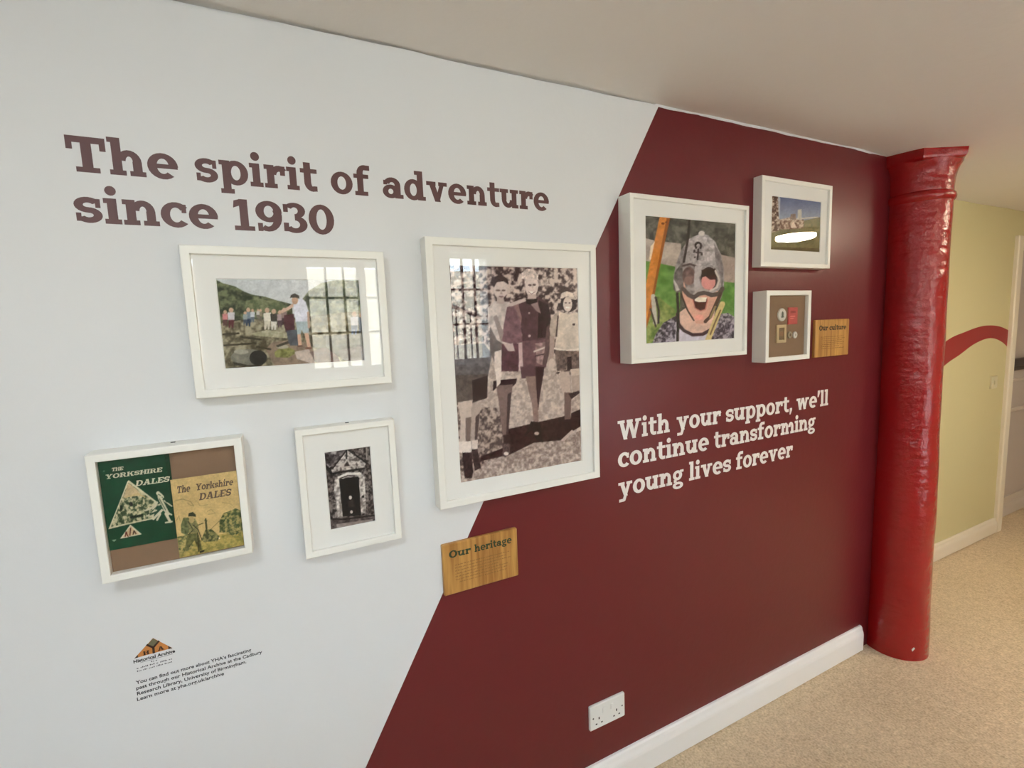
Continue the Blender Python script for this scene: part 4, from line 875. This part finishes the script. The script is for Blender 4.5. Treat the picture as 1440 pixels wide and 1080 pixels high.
obj('rim', MB().rect_sweep(1.6685, 1.7208, 1.503, 1.5697, [(0, YBD), (0, YBD - .006), (.0108, YBD - .006), (.0108, YBD)], close=True), M('cream_brass', (.62, .50, .30), .35, metal=.3), t)
obj('centre', MB().box(1.6794, 1.7099, YBD - .003, YBD, 1.5139, 1.5588), brown_en, t)
obj('inlay', MB().box(1.6838, 1.7055, YBD - .0036, YBD - .0029, 1.528, 1.545), M('ochre_enamel', (.22, .10, .035), .4), t)
t = badge('pin_badge', 'small round tarnished pin badge, left of the bottom right pair', 'badge', (1.7470, YBD, 1.5303))
obj('disc', MB().disc(1.7470, 1.5303, .0120, .0132, YBD - .0045, YBD, 20, .0015), tin, t); obj('motif', MB().disc(1.7470, 1.5303, .0045, .0058, YBD - .0051, YBD - .0042, 10), brown_en, t)
t = badge('pin_badge', 'small round white pin badge, right of the bottom right pair', 'badge', (1.7780, YBD, 1.5290))
obj('disc', MB().disc(1.7780, 1.5290, .0124, .0131, YBD - .0045, YBD, 20, .0015), enamel_white, t); obj('motif', MB().disc(1.7780, 1.5290, .0035, .004, YBD - .0051, YBD - .0042, 10), tin, t)

# ------------------------------------------------------------------ wooden plaques
def plaque(label, x0, x1, z0, z1, words, cap, rows, ink, seed):
    t = thing('wooden_plaque', label, 'plaque', ((x0 + x1) / 2, 0, z0))
    obj('board', MB().box(x0, x1, -.012, -.0003, z0, z1, .0022), oak, t)
    mb = MB()
    for w, a, b, z in words: lay_word(mb, w, a, b, z, cap, -.0125, -.0118)
    obj('title_lettering', mb, ink, t)
    rnd = random.Random(seed); mb = MB()
    for a, b, z in rows: scribble(mb, a, b, z, .0030, -.0123, -.0118, rnd)
    obj('engraved_text', mb, burn_ink, t)
plaque('oak plaque with dark green heading below the tall frame', .3552, .5829, .8699, 1.0157, [('Our', .3735, .4370, .9755), ('heritage', .4485, .5640, .9755)], .0205,
       [(.389, .556, .9510), (.389, .545, .9425), (.389, .559, .9340), (.389, .520, .9255), (.389, .552, .9170), (.389, .548, .9085), (.400, .545, .9000)], green_ink, 3)
plaque('oak plaque with dark heading beside the badge frame and column', 1.959, 2.1884, 1.4291, 1.5821, [('Our', 1.9815, 2.0395, 1.5380), ('culture', 2.0500, 2.1660, 1.5380)], .0205,
       [(1.995, 2.150, 1.5100), (1.995, 2.158, 1.5020), (1.995, 2.140, 1.4940), (1.995, 2.155, 1.4860), (1.995, 2.150, 1.4780), (1.995, 2.120, 1.4700), (2.0, 2.155, 1.4620)], M('dark_brown_ink', (.05, .03, .01), .5), 5)

# ------------------------------------------------------------------ double socket and light switch
x0, x1, z0, z1 = .8258, .9707, .2524, .3392
t = thing('double_socket', 'white double wall socket low on the maroon wall above the skirting', 'wall socket', ((x0 + x1) / 2, 0, z0))
obj('face_plate', MB().box(x0, x1, -.0095, -.0002, z0, z1, .0025), plastic, t)
for k, cx in enumerate((x0 + .036, x1 - .036)):
    sx = cx + (.019 if k == 0 else -.019)
    obj('switch_rocker', MB().box(sx - .006, sx + .006, -.0118, -.009, z0 + .049, z0 + .070, .0015), plastic, t)
    for hx, hz, w, h in ((cx, z0 + .037, .0044, .0085), (cx - .011, z0 + .019, .0068, .0042), (cx + .011, z0 + .019, .0068, .0042)):
        obj('pin_hole', MB().box(hx - w / 2, hx + w / 2, -.0098, -.0088, hz - h / 2, hz + h / 2), hole_m, t)
for hx in (x0 + .0125, x1 - .0125): obj('screw', MB().disc(hx, (z0 + z1) / 2, .0030, .0030, -.0100, -.0088, 12), M('grey_screw', (.12, .12, .11), .4, metal=.5), t)
t = thing('light_switch', 'cream light switch below the red wave on the green wall', 'light switch', (4.36, GY, 1.065))
obj('face_plate', MB().box(4.318, 4.404, GY - .011, GY - .0002, 1.065, 1.151, .003), cream_plastic, t)
obj('switch_rocker', MB().box(4.352, 4.37, GY - .016, GY - .0105, 1.094, 1.122, .0015), cream_plastic, t)
